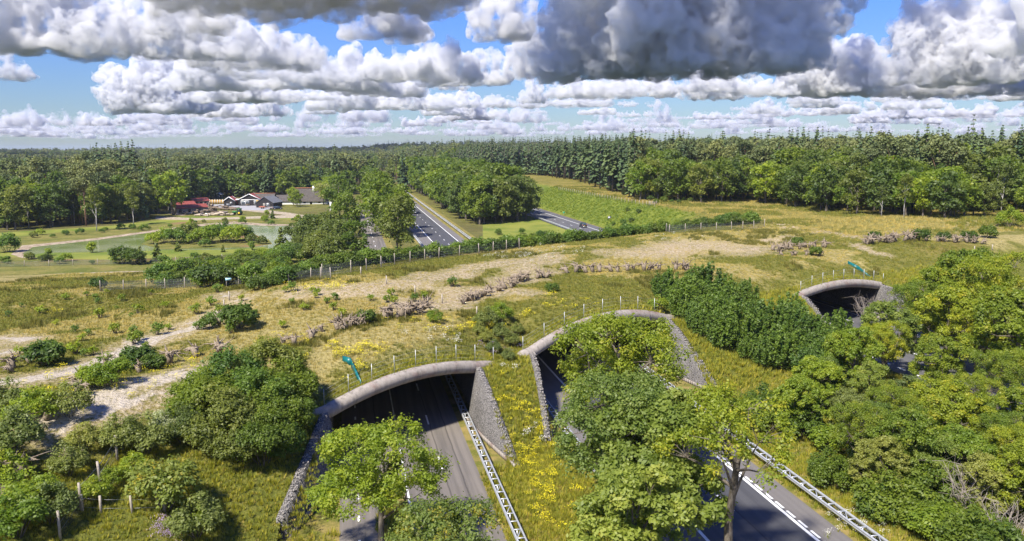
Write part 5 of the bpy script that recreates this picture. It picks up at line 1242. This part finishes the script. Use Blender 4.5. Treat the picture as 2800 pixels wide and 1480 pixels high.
def farm():
    # main black house: wide gable towards the camera
    h = house('black boarded house with red tiled gable roof and white windows in the farmyard', 689, 561, 10.5, 9, 3.0, 5.6, -.12, BLACKW, RED, axis='y', trim=WHITE)
    for x in (-3.2, -1.2, 3.0): window(h, x, -4.5, .7, 1.6, 1.7, -1)
    MB().box((-5.3, -4.62, 2.75), (5.3, -4.52, 3.05)).build('fascia', WHITE, h)
    a = house('small black boarded outbuilding with red gable roof at the left of the farmhouse row', 632, 562, 5.2, 6, 2.5, 4.3, -.12, BLACKW, RED, axis='y', trim=WHITE, name='outbuilding'); window(a, .8, -3, 1.0, .6, .7, -1, bars=0)
    P = at(659, 561); c = thing('link_building', 'low flat-roofed link with white fascia and rust-red door between the black buildings', 'building', (P[0], P[1], 0), -.12)
    MB().box((-3.2, -1.5, 0), (3.0, 3, 2.6)).build('wall', BLACKW, c); MB().box((-3.6, -2.2, 2.62), (3.4, 3.2, 2.95)).build('roof', WHITE, c); MB().box((-2.6, -1.62, 0), (-1.2, -1.51, 2.2)).build('door', DOORC, c); window(c, 1.6, -1.5, .9, 1.2, 1.1, -1)
    b = house('dark barn with grey sheet roof and open black gable', 737, 566, 8.5, 10, 2.3, 5.0, -.35, BLACKW, SLATE, 'barn', axis='y', name='barn'); MB().box((-.8, -5.08, 0), (.4, -5.01, 2.1)).build('door', GREYW, b); window(b, 1.6, -5, .6, .9, 1.4, -1, bars=0)
    d = house('thatched barn with orange ridge behind the straw-coloured wall', 727, 560, 9, 7, 2.6, 5.4, -.12, BLACKW, THATCH, 'barn', name='thatched_barn'); MB().box((-4.9, -.3, 5.5), (4.9, .3, 5.75)).build('ridge_tiles', RIDGE, d)
    P = at(713, 566); e = thing('straw_stack', 'stack of straw-coloured bales against the dark barn', 'straw stack', (P[0], P[1], 0), -.12)
    for i in range(3):
        for j in range(4): MB().box((-1.9 + i * 1.28, -.6, j * .82), (-.66 + i * 1.28, .6, j * .82 + .78)).build('bale', STRAW, e)
    f = house('long low white farmhouse with a steep grey thatched roof', 850, 557, 17, 9, 2.0, 7.6, -.05, WHITE, THATCH, 'farmhouse', over=.6, name='farmhouse')
    MB().box((-8.4, -.4, 7.75), (8.4, .4, 8.0)).build('ridge_tiles', RIDGE, f); MB().box((1.3, -1.7, 5.5), (2.2, -.9, 8.8)).build('chimney', WHITE, f)
    for x in (-6, -2.6, 4.6): window(f, x, -4.5, .6, 1.0, 1.0, -1, frame=DGREEN)
    MB().box((0, -4.6, 0), (1.0, -4.51, 1.9)).build('door', BLACKW, f)
    s_ = house('low white wing of the thatched farmhouse with grey roof', 793, 558, 12, 7, 1.8, 4.4, -.05, WHITE, THATCH, 'farmhouse', over=.5, name='farmhouse_wing'); window(s_, 2, -3.5, .6, .9, .9, -1, frame=DGREEN)
    for px, py, w_, l in ((498, 573, 11, 'rear long shed with red roof and open front beside the big oak'), (520, 582, 14, 'front long shed with red roof and grey stone wall'), (545, 562, 8, 'short red-roofed shed behind the log piles')):
        sh = house(l, px, py, w_, 4.6, 2.3, 3.5, .62, GREYW, RED, 'shed', name='red_roofed_shed')
        for k in range(3): MB().box((-w_ / 2 + 1 + k * w_ / 3.4, -2.42, .1), (-w_ / 2 + 2.1 + k * w_ / 3.4, -2.31, 1.9)).build('opening_shade', BLACKW, sh)  # black panels on the closed wall stand in for the shade of open bays
    hut = house('small dark green hut with white trim at the forest edge', 599, 544, 3.4, 3, 2.4, 3.3, -.1, DGREEN, SLATE, 'hut', axis='y', trim=WHITE, name='garden_hut'); window(hut, 0, -1.5, 1.0, 1.0, 1.0, -1, bars=0)
    # larch fence
    a, b = at(532, 558), at(616, 558); n = 12; root = thing('board_fence', 'tall yellow-brown board fence behind the log piles', 'fence', a)
    d_ = b - a
    for i in range(n + 1): p = d_ * i / n; MB().box(p - (.09, .09, 0), p + (.09, .09, 2.3)).build('post', WHITE, root)
    for i in range(n):
        for j in range(5):
            p, q = d_ * (i + (j + .08) / 5) / n, d_ * (i + (j + .92) / 5) / n; MB().beam(p + (0, .05, 1.05), q + (0, .05, 1.05), .05, 2.0 + .05 * ((i * 5 + j) % 3)).build('board', FENCEW, root)
    # logs
    LOG = simple('bark_logs', (.17, .13, .095), .95, var=.35, scale=4); LOGP = simple('pale_logs', (.42, .35, .27), .95, var=.25, scale=3); logm = MB().tube([(0, -2.4, 0), (0, 0, 0), (0, 2.4, 0)], np.array([.34, .31, .27]), 7).mesh('log', LOG); logp = MB().tube([(0, -2.0, 0), (0, 2.0, 0)], np.array([.26, .24]), 7).mesh('log', LOGP)
    rng = random.Random(3)
    for px, py, n, l, rx in ((600, 574, 26, 'dark heap of felled trunks in front of the yard', 7), (555, 586, 26, 'brown heap of logs in front of the red-roofed sheds', 9), (590, 590, 14, 'pale logs lying along the farm track', 8), (567, 566, 14, 'stack of cut logs beside the board fence', 4)):
        P = at(px, py); root = thing('log_pile', l, 'log pile', (P[0], P[1], 0))
        for i in range(n):
            x = rng.uniform(-rx, rx); z = .3 + rng.random() * 1.5 * (1 - (x / rx) ** 2); o = obj('log', logp if 'pale' in l or rng.random() < .2 else logm, root, (x, rng.uniform(-2, 2), z)); o.rotation_euler = (rng.uniform(-.2, .2), rng.uniform(-.15, .15), rng.uniform(-1.6, 1.6) if 'stack' not in l else rng.uniform(-.2, .2)); o.scale = (rng.uniform(.7, 1.4),) * 3
farm()
# ------------------------------------------------------------------ vehicles
TYRE = simple('tyre_rubber', (.02, .02, .02), .9); RIM = simple('alloy_rim', (.35, .36, .37), .4, .6); REDL = simple('red_tail_lamp', (.45, .015, .01), .3); PLATEY = simple('yellow_plate', (.75, .52, .02), .5); LAMP = simple('clear_lamp', (.7, .72, .72), .2); CHROME = simple('silver_trim', (.45, .46, .47), .3, .7)
def loft(secs):
    """body skin from cross-sections: each is (y, [(x, z) for the right half, bottom to roof])"""
    k = len(secs[0][1]); V = []; Q = []
    for y, half in secs: V += [(x, y, z) for x, z in half] + [(-x, y, z) for x, z in reversed(half)]
    n = 2 * k
    for i in range(len(secs) - 1):
        for j in range(n): Q.append((i * n + j, i * n + (j + 1) % n, (i + 1) * n + (j + 1) % n, (i + 1) * n + j))
    caps = [tuple(range(n - 1, -1, -1)), tuple(range((len(secs) - 1) * n, len(secs) * n))]
    return V, Q, caps
def car(label, x, y, rot, paint, z=0.0, roof_=True, suv=True, group=None, name='parked_car'):
    t = thing(name, label, 'car', (x, y, z), rot, group); H_ = 1.62 if suv else 1.46; pm = simple(name + '_paint', paint, .25, .1, var=.04, spec=.6)
    S = [(-2.15, [(.55, .35), (.78, .45), (.80, .75), (.70, .90), (.62, .92)]), (-1.95, [(.6, .25), (.88, .4), (.90, .85), (.82, .98), (.66, 1.0)]), (-1.0, [(.6, .22), (.90, .35), (.92, .88), (.86, 1.0), (.70, 1.03)]), (1.0, [(.6, .22), (.90, .35), (.92, .85), (.86, .96), (.72, .99)]), (1.9, [(.6, .25), (.86, .38), (.86, .7), (.76, .82), (.6, .84)]), (2.15, [(.5, .35), (.72, .42), (.74, .6), (.64, .7), (.5, .71)])]
    V, Q, c = loft(S); me = bpy.data.meshes.new('body'); me.from_pydata(V, [], Q + c); me.materials.append(pm); me.shade_smooth(); obj('body', me, t)
    G = [(-2.02, [(.72, .98), (.74, 1.02), (.66, 1.2), (.62, 1.24)]), (-1.75, [(.82, .98), (.82, 1.05), (.70, H_ - .08), (.6, H_ - .04)]), (.35, [(.82, .97), (.82, 1.03), (.70, H_ - .06), (.6, H_ - .02)]), (1.25, [(.80, .94), (.78, .96), (.7, 1.0), (.6, 1.02)])]
    V, Q, c = loft(G); me = bpy.data.meshes.new('cabin_glass'); me.from_pydata(V, [], Q + c); me.materials.append(GLASS); obj('cabin_glass', me, t)
    MB().add(*[[(-.62, -1.78, H_ - .05), (.62, -1.78, H_ - .05), (.64, .38, H_ - .01), (-.64, .38, H_ - .01), (-.56, -1.7, H_ + .03), (.56, -1.7, H_ + .03), (.58, .28, H_ + .05), (-.58, .28, H_ + .05)], [(3, 2, 1, 0), (4, 5, 6, 7), (0, 1, 5, 4), (1, 2, 6, 5), (2, 3, 7, 6), (3, 0, 4, 7)]]).build('roof', pm, t)
    for sx in (-1, 1):
        for wy in (-1.32, 1.35):
            w_ = MB().tube([(sx * .70, wy, .34), (sx * .93, wy, .34)], np.array([.34, .34]), 14).build('wheel', TYRE, t); MB().tube([(sx * .925, wy, .34), (sx * .945, wy, .34)], np.array([.21, .20]), 10).build('rim', RIM, w_)
        MB().box((min(sx * .62, sx * .84), -2.13, .74), (max(sx * .62, sx * .84), -1.98, 1.0)).build('tail_lamp', REDL, t); MB().box((min(sx * .5, sx * .74), 2.0, .52), (max(sx * .5, sx * .74), 2.12, .66)).build('headlight', LAMP, t); MB().box((min(sx * .9, sx * 1.06), .55, .98), (max(sx * .9, sx * 1.06), .72, 1.12)).build('mirror', pm, t)
    MB().box((-.27, -2.19, .55), (.27, -2.14, .67)).build('number_plate', PLATEY, t); MB().box((-.75, -2.2, .32), (.75, -2.08, .48)).build('bumper', CHROME, t)
    return t
P = at(1572, 622); car('dark hatchback with red tail lamps driving away on the far carriageway', 77.2 + 2.0, P[1], 0, (.012, .012, .016), .013, name='driving_car')
P = at(759, 573); car('dark blue car parked at the end of the farm track', P[0], P[1], -1.35, (.012, .018, .045), .03, suv=False)
P = at(631, 562); car('dark car parked in front of the small black outbuilding', P[0], P[1], .3, (.03, .022, .03), .03)
P = at(520, 560); car('white car parked behind the red-roofed sheds', P[0], P[1], .5, (.6, .6, .6), .03)
P = at(558, 560); car('white car parked by the log stack at the board fence', P[0], P[1], 1.2, (.62, .62, .62), .03)
def lorry():
    P = at(1137, 586); t = thing('lorry', 'white lorry driving towards the camera on the motorway behind the roadside trees', 'lorry', (26.6, P[1], .015))
    wp = simple('lorry_paint', (.72, .73, .75), .35, var=.05, spec=.5)
    MB().box((-1.25, 0, .55), (1.25, 2.1, 3.3)).build('cab', wp, t); MB().box((-1.28, 2.4, 1.0), (1.28, 12.5, 3.95)).build('box_body', WHITE, t); MB().box((-1.1, -.03, 1.75), (1.1, .02, 2.8)).build('windscreen', GLASS, t); MB().box((-1.2, .0, 3.3), (1.2, 1.8, 3.9)).build('roof_fairing', wp, t); MB().box((-1.22, -.08, .45), (1.22, .1, .85)).build('bumper', DKSTEEL, t); MB().box((-1.0, -.05, .95), (1.0, -.005, 1.5)).build('grille', DKSTEEL, t)
    for sx in (-1, 1):
        MB().box((sx * 1.0 - .16, -.1, .58), (sx * 1.0 + .16, -.04, .78)).build('headlight', LAMP, t); MB().box((sx * 1.42 - .1, .1, 1.9), (sx * 1.42 + .1, .25, 2.6)).build('mirror', TYRE, t)
        for wy in (.9, 5.2, 9.8, 11.0):
            w_ = MB().tube([(sx * .95, wy, .5), (sx * 1.26, wy, .5)], np.array([.5, .5]), 14).build('wheel', TYRE, t); MB().tube([(sx * 1.25, wy, .5), (sx * 1.28, wy, .5)], np.array([.26, .25]), 10).build('rim', RIM, w_)
lorry()
def tractor():
    P = at(651, 588); t = thing('tractor', 'green tractor standing between the log piles and the track', 'tractor', (P[0], P[1], .03), 1.35); gp = simple('tractor_green', (.04, .16, .04), .5)
    MB().box((-.45, .2, .9), (.45, 2.2, 1.6)).build('bonnet', gp, t); MB().box((-.75, -1.5, .8), (.75, .2, 1.4)).build('chassis', gp, t); c = MB(); [c.box((x - .05, y - .05, 1.4), (x + .05, y + .05, 2.6)) for x in (-.7, .7) for y in (-1.3, .1)]; c.build('cab_frame', gp, t); MB().box((-.85, -1.5, 2.6), (.85, .3, 2.75)).build('cab_roof', gp, t); MB().box((-.66, -1.25, 1.42), (.66, .06, 2.55)).build('cab_glass', GLASS, t)
    MB().tube([(.3, 1.6, 1.5), (.3, 1.6, 2.4)], np.array([.05, .05]), 6).build('exhaust', DKSTEEL, t)
    for sx in (-1, 1):
        for wy, r in ((-.8, .82), (1.7, .5)):
            w_ = MB().tube([(sx * .75, wy, r), (sx * 1.15, wy, r)], np.array([r, r]), 16).build('wheel', TYRE, t); MB().tube([(sx * 1.14, wy, r), (sx * 1.17, wy, r)], np.array([r * .5, r * .48]), 10).build('rim', PLATEY, w_)
tractor()
def trailer(label, px, py, col, rot):
    P = at(px, py); t = thing('trailer', label, 'trailer', (P[0], P[1], .03), rot); m = simple('trailer_paint', col, .6)
    MB().box((-.8, -1.4, .5), (.8, 1.4, .58)).build('floor', m, t)
    for a, b in (((-.8, -1.4, .58), (-.74, 1.4, 1.1)), ((.74, -1.4, .58), (.8, 1.4, 1.1)), ((-.74, -1.4, .58), (.74, -1.34, 1.1)), ((-.74, 1.34, .58), (.74, 1.4, 1.1))): MB().box(a, b).build('side_board', m, t)
    MB().beam((0, 1.4, .5), (0, 2.5, .45), .08, .08).build('drawbar', DKSTEEL, t)
    for sx in (-1, 1): MB().tube([(sx * .82, 0, .32), (sx * 1.0, 0, .32)], np.array([.32, .32]), 12).build('wheel', TYRE, t)
trailer('grey covered trailer beside the dark car at the outbuilding', 624, 564, (.22, .23, .25), .2); trailer('reddish-brown farm trailer in front of the dark barn', 718, 571, (.30, .10, .06), 1.2); trailer('grey trailer behind the dark blue car', 742, 573, (.25, .22, .21), 1.3)
def table(label, px, py, col, rot):
    P = at(px, py); t = thing('picnic_table', label, 'table', (P[0], P[1], .03), rot); m = simple('table_boards', col, .7); MB().box((-.9, -.35, .72), (.9, .35, .78)).build('table_top', m, t)
    for y in (-.75, .75): MB().box((-.9, y - .14, .43), (.9, y + .14, .48)).build('seat', m, t)
    for x in (-.6, .6): MB().beam((x, -.7, 0), (x, .1, .72), .07, .07).beam((x + .08, .7, 0), (x + .08, -.1, .72), .07, .07).build('leg', m, t)
table('wooden picnic table in front of the black house', 678, 563, (.30, .22, .12), 0); table('blue picnic table in front of the dark barn', 745, 566, (.05, .17, .42), .1); table('grey picnic table on the yard beside the black house', 703, 567, (.3, .3, .3), .2)
# people in the yard, far signs, banner
def far_person(label, px, py, top, leg, rot):
    P = at(px, py); t = thing('person', label, 'person', (P[0], P[1], .03), rot)
    bm = bmesh.new(); E_ = [((0, 0, .95), .16), ((0, 0, 1.15), .15), ((0, 0, 1.38), .19), ((0, 0, 1.52), .07), ((0, .02, 1.64), .11), ((0, .02, 1.74), .09), ((-.10, 0, .85), .10), ((-.11, .02, .48), .075), ((-.12, 0, .07), .06), ((.10, 0, .85), .10), ((.11, .05, .48), .075), ((.12, .04, .07), .06), ((-.22, 0, 1.40), .07), ((-.27, .03, 1.12), .05), ((-.26, .12, .88), .045), ((.22, 0, 1.40), .07), ((.27, .03, 1.12), .05), ((.26, .12, .88), .045)]
    ed = [(0, 1), (1, 2), (2, 3), (3, 4), (4, 5), (0, 6), (6, 7), (7, 8), (0, 9), (9, 10), (10, 11), (2, 12), (12, 13), (13, 14), (2, 15), (15, 16), (16, 17)]
    me = bpy.data.meshes.new('body'); me.from_pydata([p for p, r in E_], ed, []); ob = bpy.data.objects.new('body', me); COL.objects.link(ob); md = ob.modifiers.new('skin', 'SKIN'); ob.modifiers.new('sub', 'SUBSURF').levels = 1
    me.skin_vertices or me.attributes
    if me.skin_vertices:
        for i, (p, r) in enumerate(E_): me.skin_vertices[0].data[i].radius = (r, r); me.skin_vertices[0].data[i].use_root = i == 0
    e = bpy.data.meshes.new_from_object(ob.evaluated_get(bpy.context.evaluated_depsgraph_get())); bpy.data.objects.remove(ob)
    m, nt = material('clothes'); z = nt.n('ShaderNodeSeparateXYZ', {0: nt.n('ShaderNodeTexCoord').outputs['Object']}).outputs[2]; c = nt.mix(nt.m('GREATER_THAN', z, .92), leg, top); c = nt.mix(nt.m('GREATER_THAN', z, 1.53), c, (.45, .28, .2)); finish(nt, principled(nt, c, .9)); e.materials.clear(); e.materials.append(m); obj('body', e, t)
far_person('person in a white top standing by the picnic table of the black house', 661, 562, (.7, .68, .68), (.05, .06, .1), .3)
far_person('person in dark clothes standing at the rust-red door', 655, 562, (.2, .12, .12), (.04, .04, .05), -.4)
P = at(902, 580); b = thing('banner_flag', 'tall white beach-flag banner on the grass between the pond and the narrow road', 'banner', (P[0], P[1], 0), -.2); MB().tube([(0, 0, 0), (0, 0, 2), (0, 0, 4.6)], np.array([.04, .035, .02]), 6).build('pole', STEEL, b)
sv = [(0.05, -.012, .6), (1.0, -.012, .8), (1.0, -.012, 3.6), (.75, -.012, 4.4), (.05, -.012, 4.6)]; me = bpy.data.meshes.new('sail'); me.from_pydata(sv + [(x, .012, z) for x, y, z in sv], [], [(4, 3, 2, 1, 0), (5, 6, 7, 8, 9)] + [(i, (i + 1) % 5, (i + 1) % 5 + 5, i + 5) for i in range(5)]); me.materials.append(WHITE); obj('sail', me, b)
P = at(1553, 590); s = thing('roadside_marker', 'small green marker sign at the foot of the green bank', 'sign', (85.0, P[1], 0)); MB().box((-.04, -.04, 0), (.04, .04, 1.3)).build('post', STEEL, s); MB().box((-.35, -.09, 1.0), (.35, -.045, 1.6)).build('plate', simple('marker_green', (.03, .35, .2), .5), s)
P = at(1663, 619); s = thing('control_cabinet', 'small white roadside cabinet at the foot of the green bank', 'cabinet', (89, P[1], gz(89, P[1]))); MB().box((-.5, -.3, 0), (.5, .3, .9)).build('housing', RIM, s); MB().box((-.55, -.35, .9), (.55, .35, .98)).build('lid', SLATE, s)
P = at(565, 594); s = thing('nest_box_post', 'small white sign on a post by the farm track', 'sign', (P[0], P[1], 0)); MB().box((-.05, -.05, 0), (.05, .05, 1.4)).build('post', WOODP, s); MB().box((-.4, -.09, 1.1), (.4, -.055, 1.6)).build('plate', WHITE, s)
for px, py, l in ((620, 806 - 15, 'small pale blue sign on the wire fence at the left'),):
    P = hit(px, py); s = thing('fence_sign', l, 'sign', P); MB().box((-.03, -.03, 0), (.03, .03, 1.7)).build('post', WOODP, s); MB().box((-.1, -.07, 1.25), (.7, -.035, 1.6)).build('plate', simple('pale_blue_plate', (.35, .6, .7), .5), s)
# bird
P = atY(1573, 449, 150); b = thing('flying_bird', 'dark bird flying in front of the spruces', 'bird', P, .9); BF = simple('dark_feathers', (.02, .018, .016), .8)
MB().tube([(0, -.55, 0), (0, -.25, .02), (0, .1, .03), (0, .35, .03), (0, .5, 0)], np.array([.03, .10, .12, .08, .02]), 8).build('body', BF, b, True)
for sx in (-1, 1):
    v = [(sx * .08, .18, .06), (sx * .08, -.18, .05), (sx * .5, .22, .26), (sx * .5, -.12, .24), (sx * 1.05, .02, .12), (sx * 1.0, -.16, .11)]; w_ = np.array(v); MB().add(np.vstack([w_, w_ - (0, 0, .025)]), [(0, 1, 3, 2), (2, 3, 5, 4), (6, 8, 9, 7), (8, 10, 11, 9), (0, 2, 8, 6), (2, 4, 10, 8), (1, 7, 9, 3), (3, 9, 11, 5), (4, 5, 11, 10)]).build('wing', BF, b)
# ------------------------------------------------------------------ grass, rushes and flowers
def tuft(name, seed, n, h, spread, mat, wd=.03, lean=.35):
    rng = np.random.default_rng(seed); V = []; T = []; ti = []
    for i in range(n):
        a = rng.random() * 6.283; r = spread * math.sqrt(rng.random()); b = np.array([r * math.cos(a), r * math.sin(a), -.03]); hh = h * rng.uniform(.55, 1.15); l = lean * hh * rng.uniform(.3, 1.3); t = b + (math.cos(a) * l, math.sin(a) * l, hh); s = np.array([-math.sin(a + .6), math.cos(a + .6), 0]) * wd * rng.uniform(.7, 1.3); k = len(V)
        V += [b - s, b + s, t]; T.append((k, k + 1, k + 2)); ti.append(rng.random())
    return mesh(name, V, [np.array(T)], [mat], fattr={'tint': ti})
GR = {'green': leaf_mat('meadow_blades', (.085, .10, .014), (.165, .175, .03), (.26, .21, .06), .3, .02), 'dry': leaf_mat('dry_blades', (.19, .16, .045), (.33, .29, .10), (.33, .25, .09), .3, .02), 'rush': leaf_mat('rush_blades', (.065, .07, .014), (.14, .13, .028), None, .3, .02), 'lime': leaf_mat('rank_grass', (.125, .14, .012), (.235, .235, .028), (.34, .30, .06), .35, .02), 'bank': leaf_mat('bank_grass', (.08, .125, .012), (.17, .205, .024), None, .35, .02)}
def flower(name, seed, col, n=10, h=.7):
    rng = np.random.default_rng(seed); m = simple(name + '_petals', col, .7, var=.15); st = GR['lime']; V = []; T = []; fm = []; ti = []
    for i in range(n):
        x, y = rng.normal(size=2) * .22; hh = h * rng.uniform(.6, 1.1); k = len(V); V += [(x - .02, y, 0), (x + .02, y, 0), (x * 1.3, y * 1.3, hh)]; T.append((k, k + 1, k + 2)); fm.append(0); ti.append(.5)
        for _ in range(5):
            c = np.array([x * 1.3, y * 1.3, hh]) + rng.normal(size=3) * (.12, .12, .05); k = len(V); a = rng.random() * 6.28; s = .042
            V += [c + (math.cos(a + j * 2.094) * s, math.sin(a + j * 2.094) * s, rng.normal() * .02) for j in range(3)]; T.append((k, k + 1, k + 2)); fm.append(1); ti.append(.5)
    return mesh(name, V, [np.array(T)], [st, m], fmat=fm, fattr={'tint': ti})
def grass():
    rng = np.random.default_rng(77)
    G = [tuft('green_tuft', 1, 22, .42, .32, GR['green'], .035), tuft('dry_tuft', 2, 22, .40, .30, GR['dry'], .03), tuft('rush_tuft', 3, 36, .75, .38, GR['rush'], .03, .3), tuft('rank_tuft', 4, 26, .65, .34, GR['lime'], .04), tuft('short_dry', 5, 18, .22, .36, GR['dry'], .03), tuft('bank_tuft', 6, 24, .55, .38, GR['bank'], .05)]
    n = 420000; x = rng.uniform(-62, 110, n); y = rng.uniform(44, 200, n)
    ok = ~in_road(x, y, .25) & (y > yf(x) - 16); x, y = x[ok], y[ok]; z = M(x, y); p = [pix((a, b, c)) for a, b, c in zip(x[:1], y[:1], z[:1])]
    D = (np.stack([x, y, z], 1) - [0, 0, H]); d = D @ fwd; px = 1400 + F * (D @ rgt) / d; py = 740 - F * (D @ upv) / d
    k = (z > .05) & (d > 5) & (px > -120) & (px < 2920) & (py < 1560) & (py > 540)
    r = np.hypot(x, y); k &= rng.random(len(x)) < np.clip(72 / r, 0, 1) ** 1.4
    x, y, z, px = x[k], y[k], z[k], px[k]; sand, bare, dry, lush, mead, bank = masks(x, y); n1 = fbm(x, y, 3.2, 3); n2 = fbm(x + 30, y, 8, 3); u = rng.random(len(x))
    keep = u > np.maximum(sand * 1.3, bare * .72); pick = np.where(dry + (n1 - .5) > .42, np.where(rng.random(len(x)) < .6, 1, 4), 0); pick = np.where((n2 > .6) & (n1 > .5) & (rng.random(len(x)) < .5), 2, pick); pick = np.where((lush > .4) & (bank < .3), np.where(rng.random(len(x)) < np.where(x > 38, .05, .14), 1, 3), pick); pick = np.where(bank > .4, 5, pick); pick = np.where(bare > .35, 4, pick)
    size = rng.uniform(.32, .78, len(x)) * (1 + .15 * lush) * np.clip(np.hypot(x, y) / 95, .6, 1.1) * np.where(pick == 2, .75 + .6 * n2, 1)
    # right-hand wedge of the far portal and other gaps stay as they are
    pts = np.stack([x, y, z - .02, size, pick], 1)[keep]; print('tufts', len(pts)); scatter('grass', G, pts)
    # verges between and beside the carriageways
    V = []
    for a, b, y0, y1, nn in ((10.3, 11.9, 40, 82, 1500), (12.0, 19.0, 40, 74, 6000), (-13, -5.5, 40, 60, 3000), (-4.4, -1.5, 46, 66, 260), (34.3, 38.2, 40, 96, 2600), (38.3, 64, 40, 108, 16000), (19.0, 20.2, 40, 84, 400), (1.4, 3.6, 44, 66, 700)):
        xx = rng.uniform(a, b, nn); yy = rng.uniform(y0, y1, nn); zz = np.maximum(M(xx, yy), 0); V.append(np.stack([xx, yy, zz, rng.uniform(.35, .8, nn), np.where(rng.random(nn) < .35, 1, 3)], 1)[zz < .3])
    scatter('verge_grass', G, np.vstack(V))
    # far meadows, coarser tufts
    n = 42000; xx = rng.uniform(86, 215, n); yy = rng.uniform(125, 400, n); zz = M(xx, yy); b = (xx < 99)
    pk = np.where(b & (yy > yb(xx) + 35), 5, np.where(fbm(xx, yy, 9, 3) > .5, 1, 0)); k = (zz > .3) & (yy > yf(xx) + 16)
    scatter('meadow_grass', G, np.stack([xx, yy, zz, np.where(b, rng.uniform(.5, 1.0, n), rng.uniform(.9, 1.7, n)), pk], 1)[k])
    FL = [flower('ragwort', 11, (.70, .60, .015)), flower('oxeye', 12, (.72, .70, .62)), flower('thistle', 13, (.36, .26, .42))]; pts = []
    def patch(px, py, rx, ry, n, kind, s=1.0):
        for _ in range(int(n * (.32 if px > 1370 and py > 1080 else .5))):
            P = hit(px + rng.normal() * rx, py + rng.normal() * ry)
            if not in_road(P[0], P[1], .3): pts.append((P[0], P[1], P[2] - .05, s * rng.uniform(.6, 1.2), kind))
    for px, py, rx, ry, n in ((900, 785, 25, 7, 40), (870, 790, 40, 8, 26), (835, 795, 30, 6, 14), (1000, 960, 28, 10, 34), (985, 955, 40, 8, 20), (930, 975, 26, 10, 30), (915, 950, 15, 6, 12), (1240, 905, 60, 9, 44), (1290, 898, 30, 7, 30), (1345, 905, 20, 10, 16), (1430, 862, 12, 6, 16), (1498, 845, 8, 4, 9), (1500, 812, 8, 4, 8), (1580, 838, 40, 12, 16), (1380, 1100, 30, 40, 46), (1430, 1115, 25, 12, 30), (1450, 1230, 30, 70, 80), (1480, 1290, 40, 50, 110), (1500, 1370, 45, 50, 90), (1420, 1180, 30, 50, 40), (1000, 1030, 30, 20, 12), (1170, 880, 50, 8, 20), (430, 1020, 60, 20, 24), (190, 1075, 50, 20, 26), (360, 1080, 30, 20, 12), (130, 1000, 60, 40, 14), (330, 1270, 60, 40, 14), (165, 850, 20, 6, 8), (600, 990, 40, 20, 16), (800, 940, 60, 15, 22)):
        patch(px, py, rx, ry, n, 0, .9)
    for px, py, rx, ry, n in ((1240, 935, 18, 6, 14), (1180, 920, 40, 10, 14), (1420, 705, 60, 5, 60), (1500, 690, 80, 6, 50), (1830, 655, 40, 5, 20), (1440, 1190, 20, 20, 14), (1395, 1010, 20, 25, 10)): patch(px, py, rx, ry, n, 1, .9)
    for px, py, rx, ry, n in ((460, 1460, 22, 16, 40), (2150, 1150, 40, 20, 60), (1370, 940, 25, 25, 30)): patch(px, py, rx, ry, n, 2, .8)
    for _ in range(50):
        P = at(rng.normal(2560, 60) - 180, rng.normal(1440, 30)); pts.append((P[0], P[1], 0, .6, 1))
    scatter('wild_flowers', FL, pts)
    # grey-green nettles on the wedge top between the nearest and middle portals
grass()
# ------------------------------------------------------------------ air between the camera and the far forest
def haze():
    m, nt = material('haze_air'); o = nt.N.new('ShaderNodeOutputMaterial')
    v = nt.n('ShaderNodeVolumePrincipled', {'Color': (.72, .82, 1, 1), 'Density': .00007, 'Anisotropy': .2}); nt.L.new(v.outputs[0], o.inputs['Volume'])
    h = MB().box((-11500, -400, -1.0), (11500, 11500, 70)).build('haze', m); h['kind'] = 'stuff'
haze()
# ------------------------------------------------------------------ small groups: tell the members apart by their place in the row
def ordinals():
    one = 'first second third fourth fifth sixth seventh eighth ninth tenth eleventh twelfth thirteenth fourteenth fifteenth sixteenth seventeenth eighteenth nineteenth'.split()
    tens = {2: ('twentieth', 'twenty'), 3: ('thirtieth', 'thirty'), 4: ('fortieth', 'forty')}
    word = lambda n: one[n - 1] if n < 20 else tens[n // 10][0] if n % 10 == 0 else tens[n // 10][1] + '-' + one[n % 10 - 1]
    by = {}
    for o in bpy.data.objects:
        if o.parent is None and o.get('group') and o.get('label'): by.setdefault((o['group'], o['label']), []).append(o)
    for (g, l), os_ in by.items():
        if not 2 <= len(os_) <= 42: continue
        os_.sort(key=lambda o: pix(o.location)[0])
        for i, o in enumerate(os_): o['label'] = '%s, %s from left' % (' '.join(l.split()[:13]), word(i + 1))
ordinals()
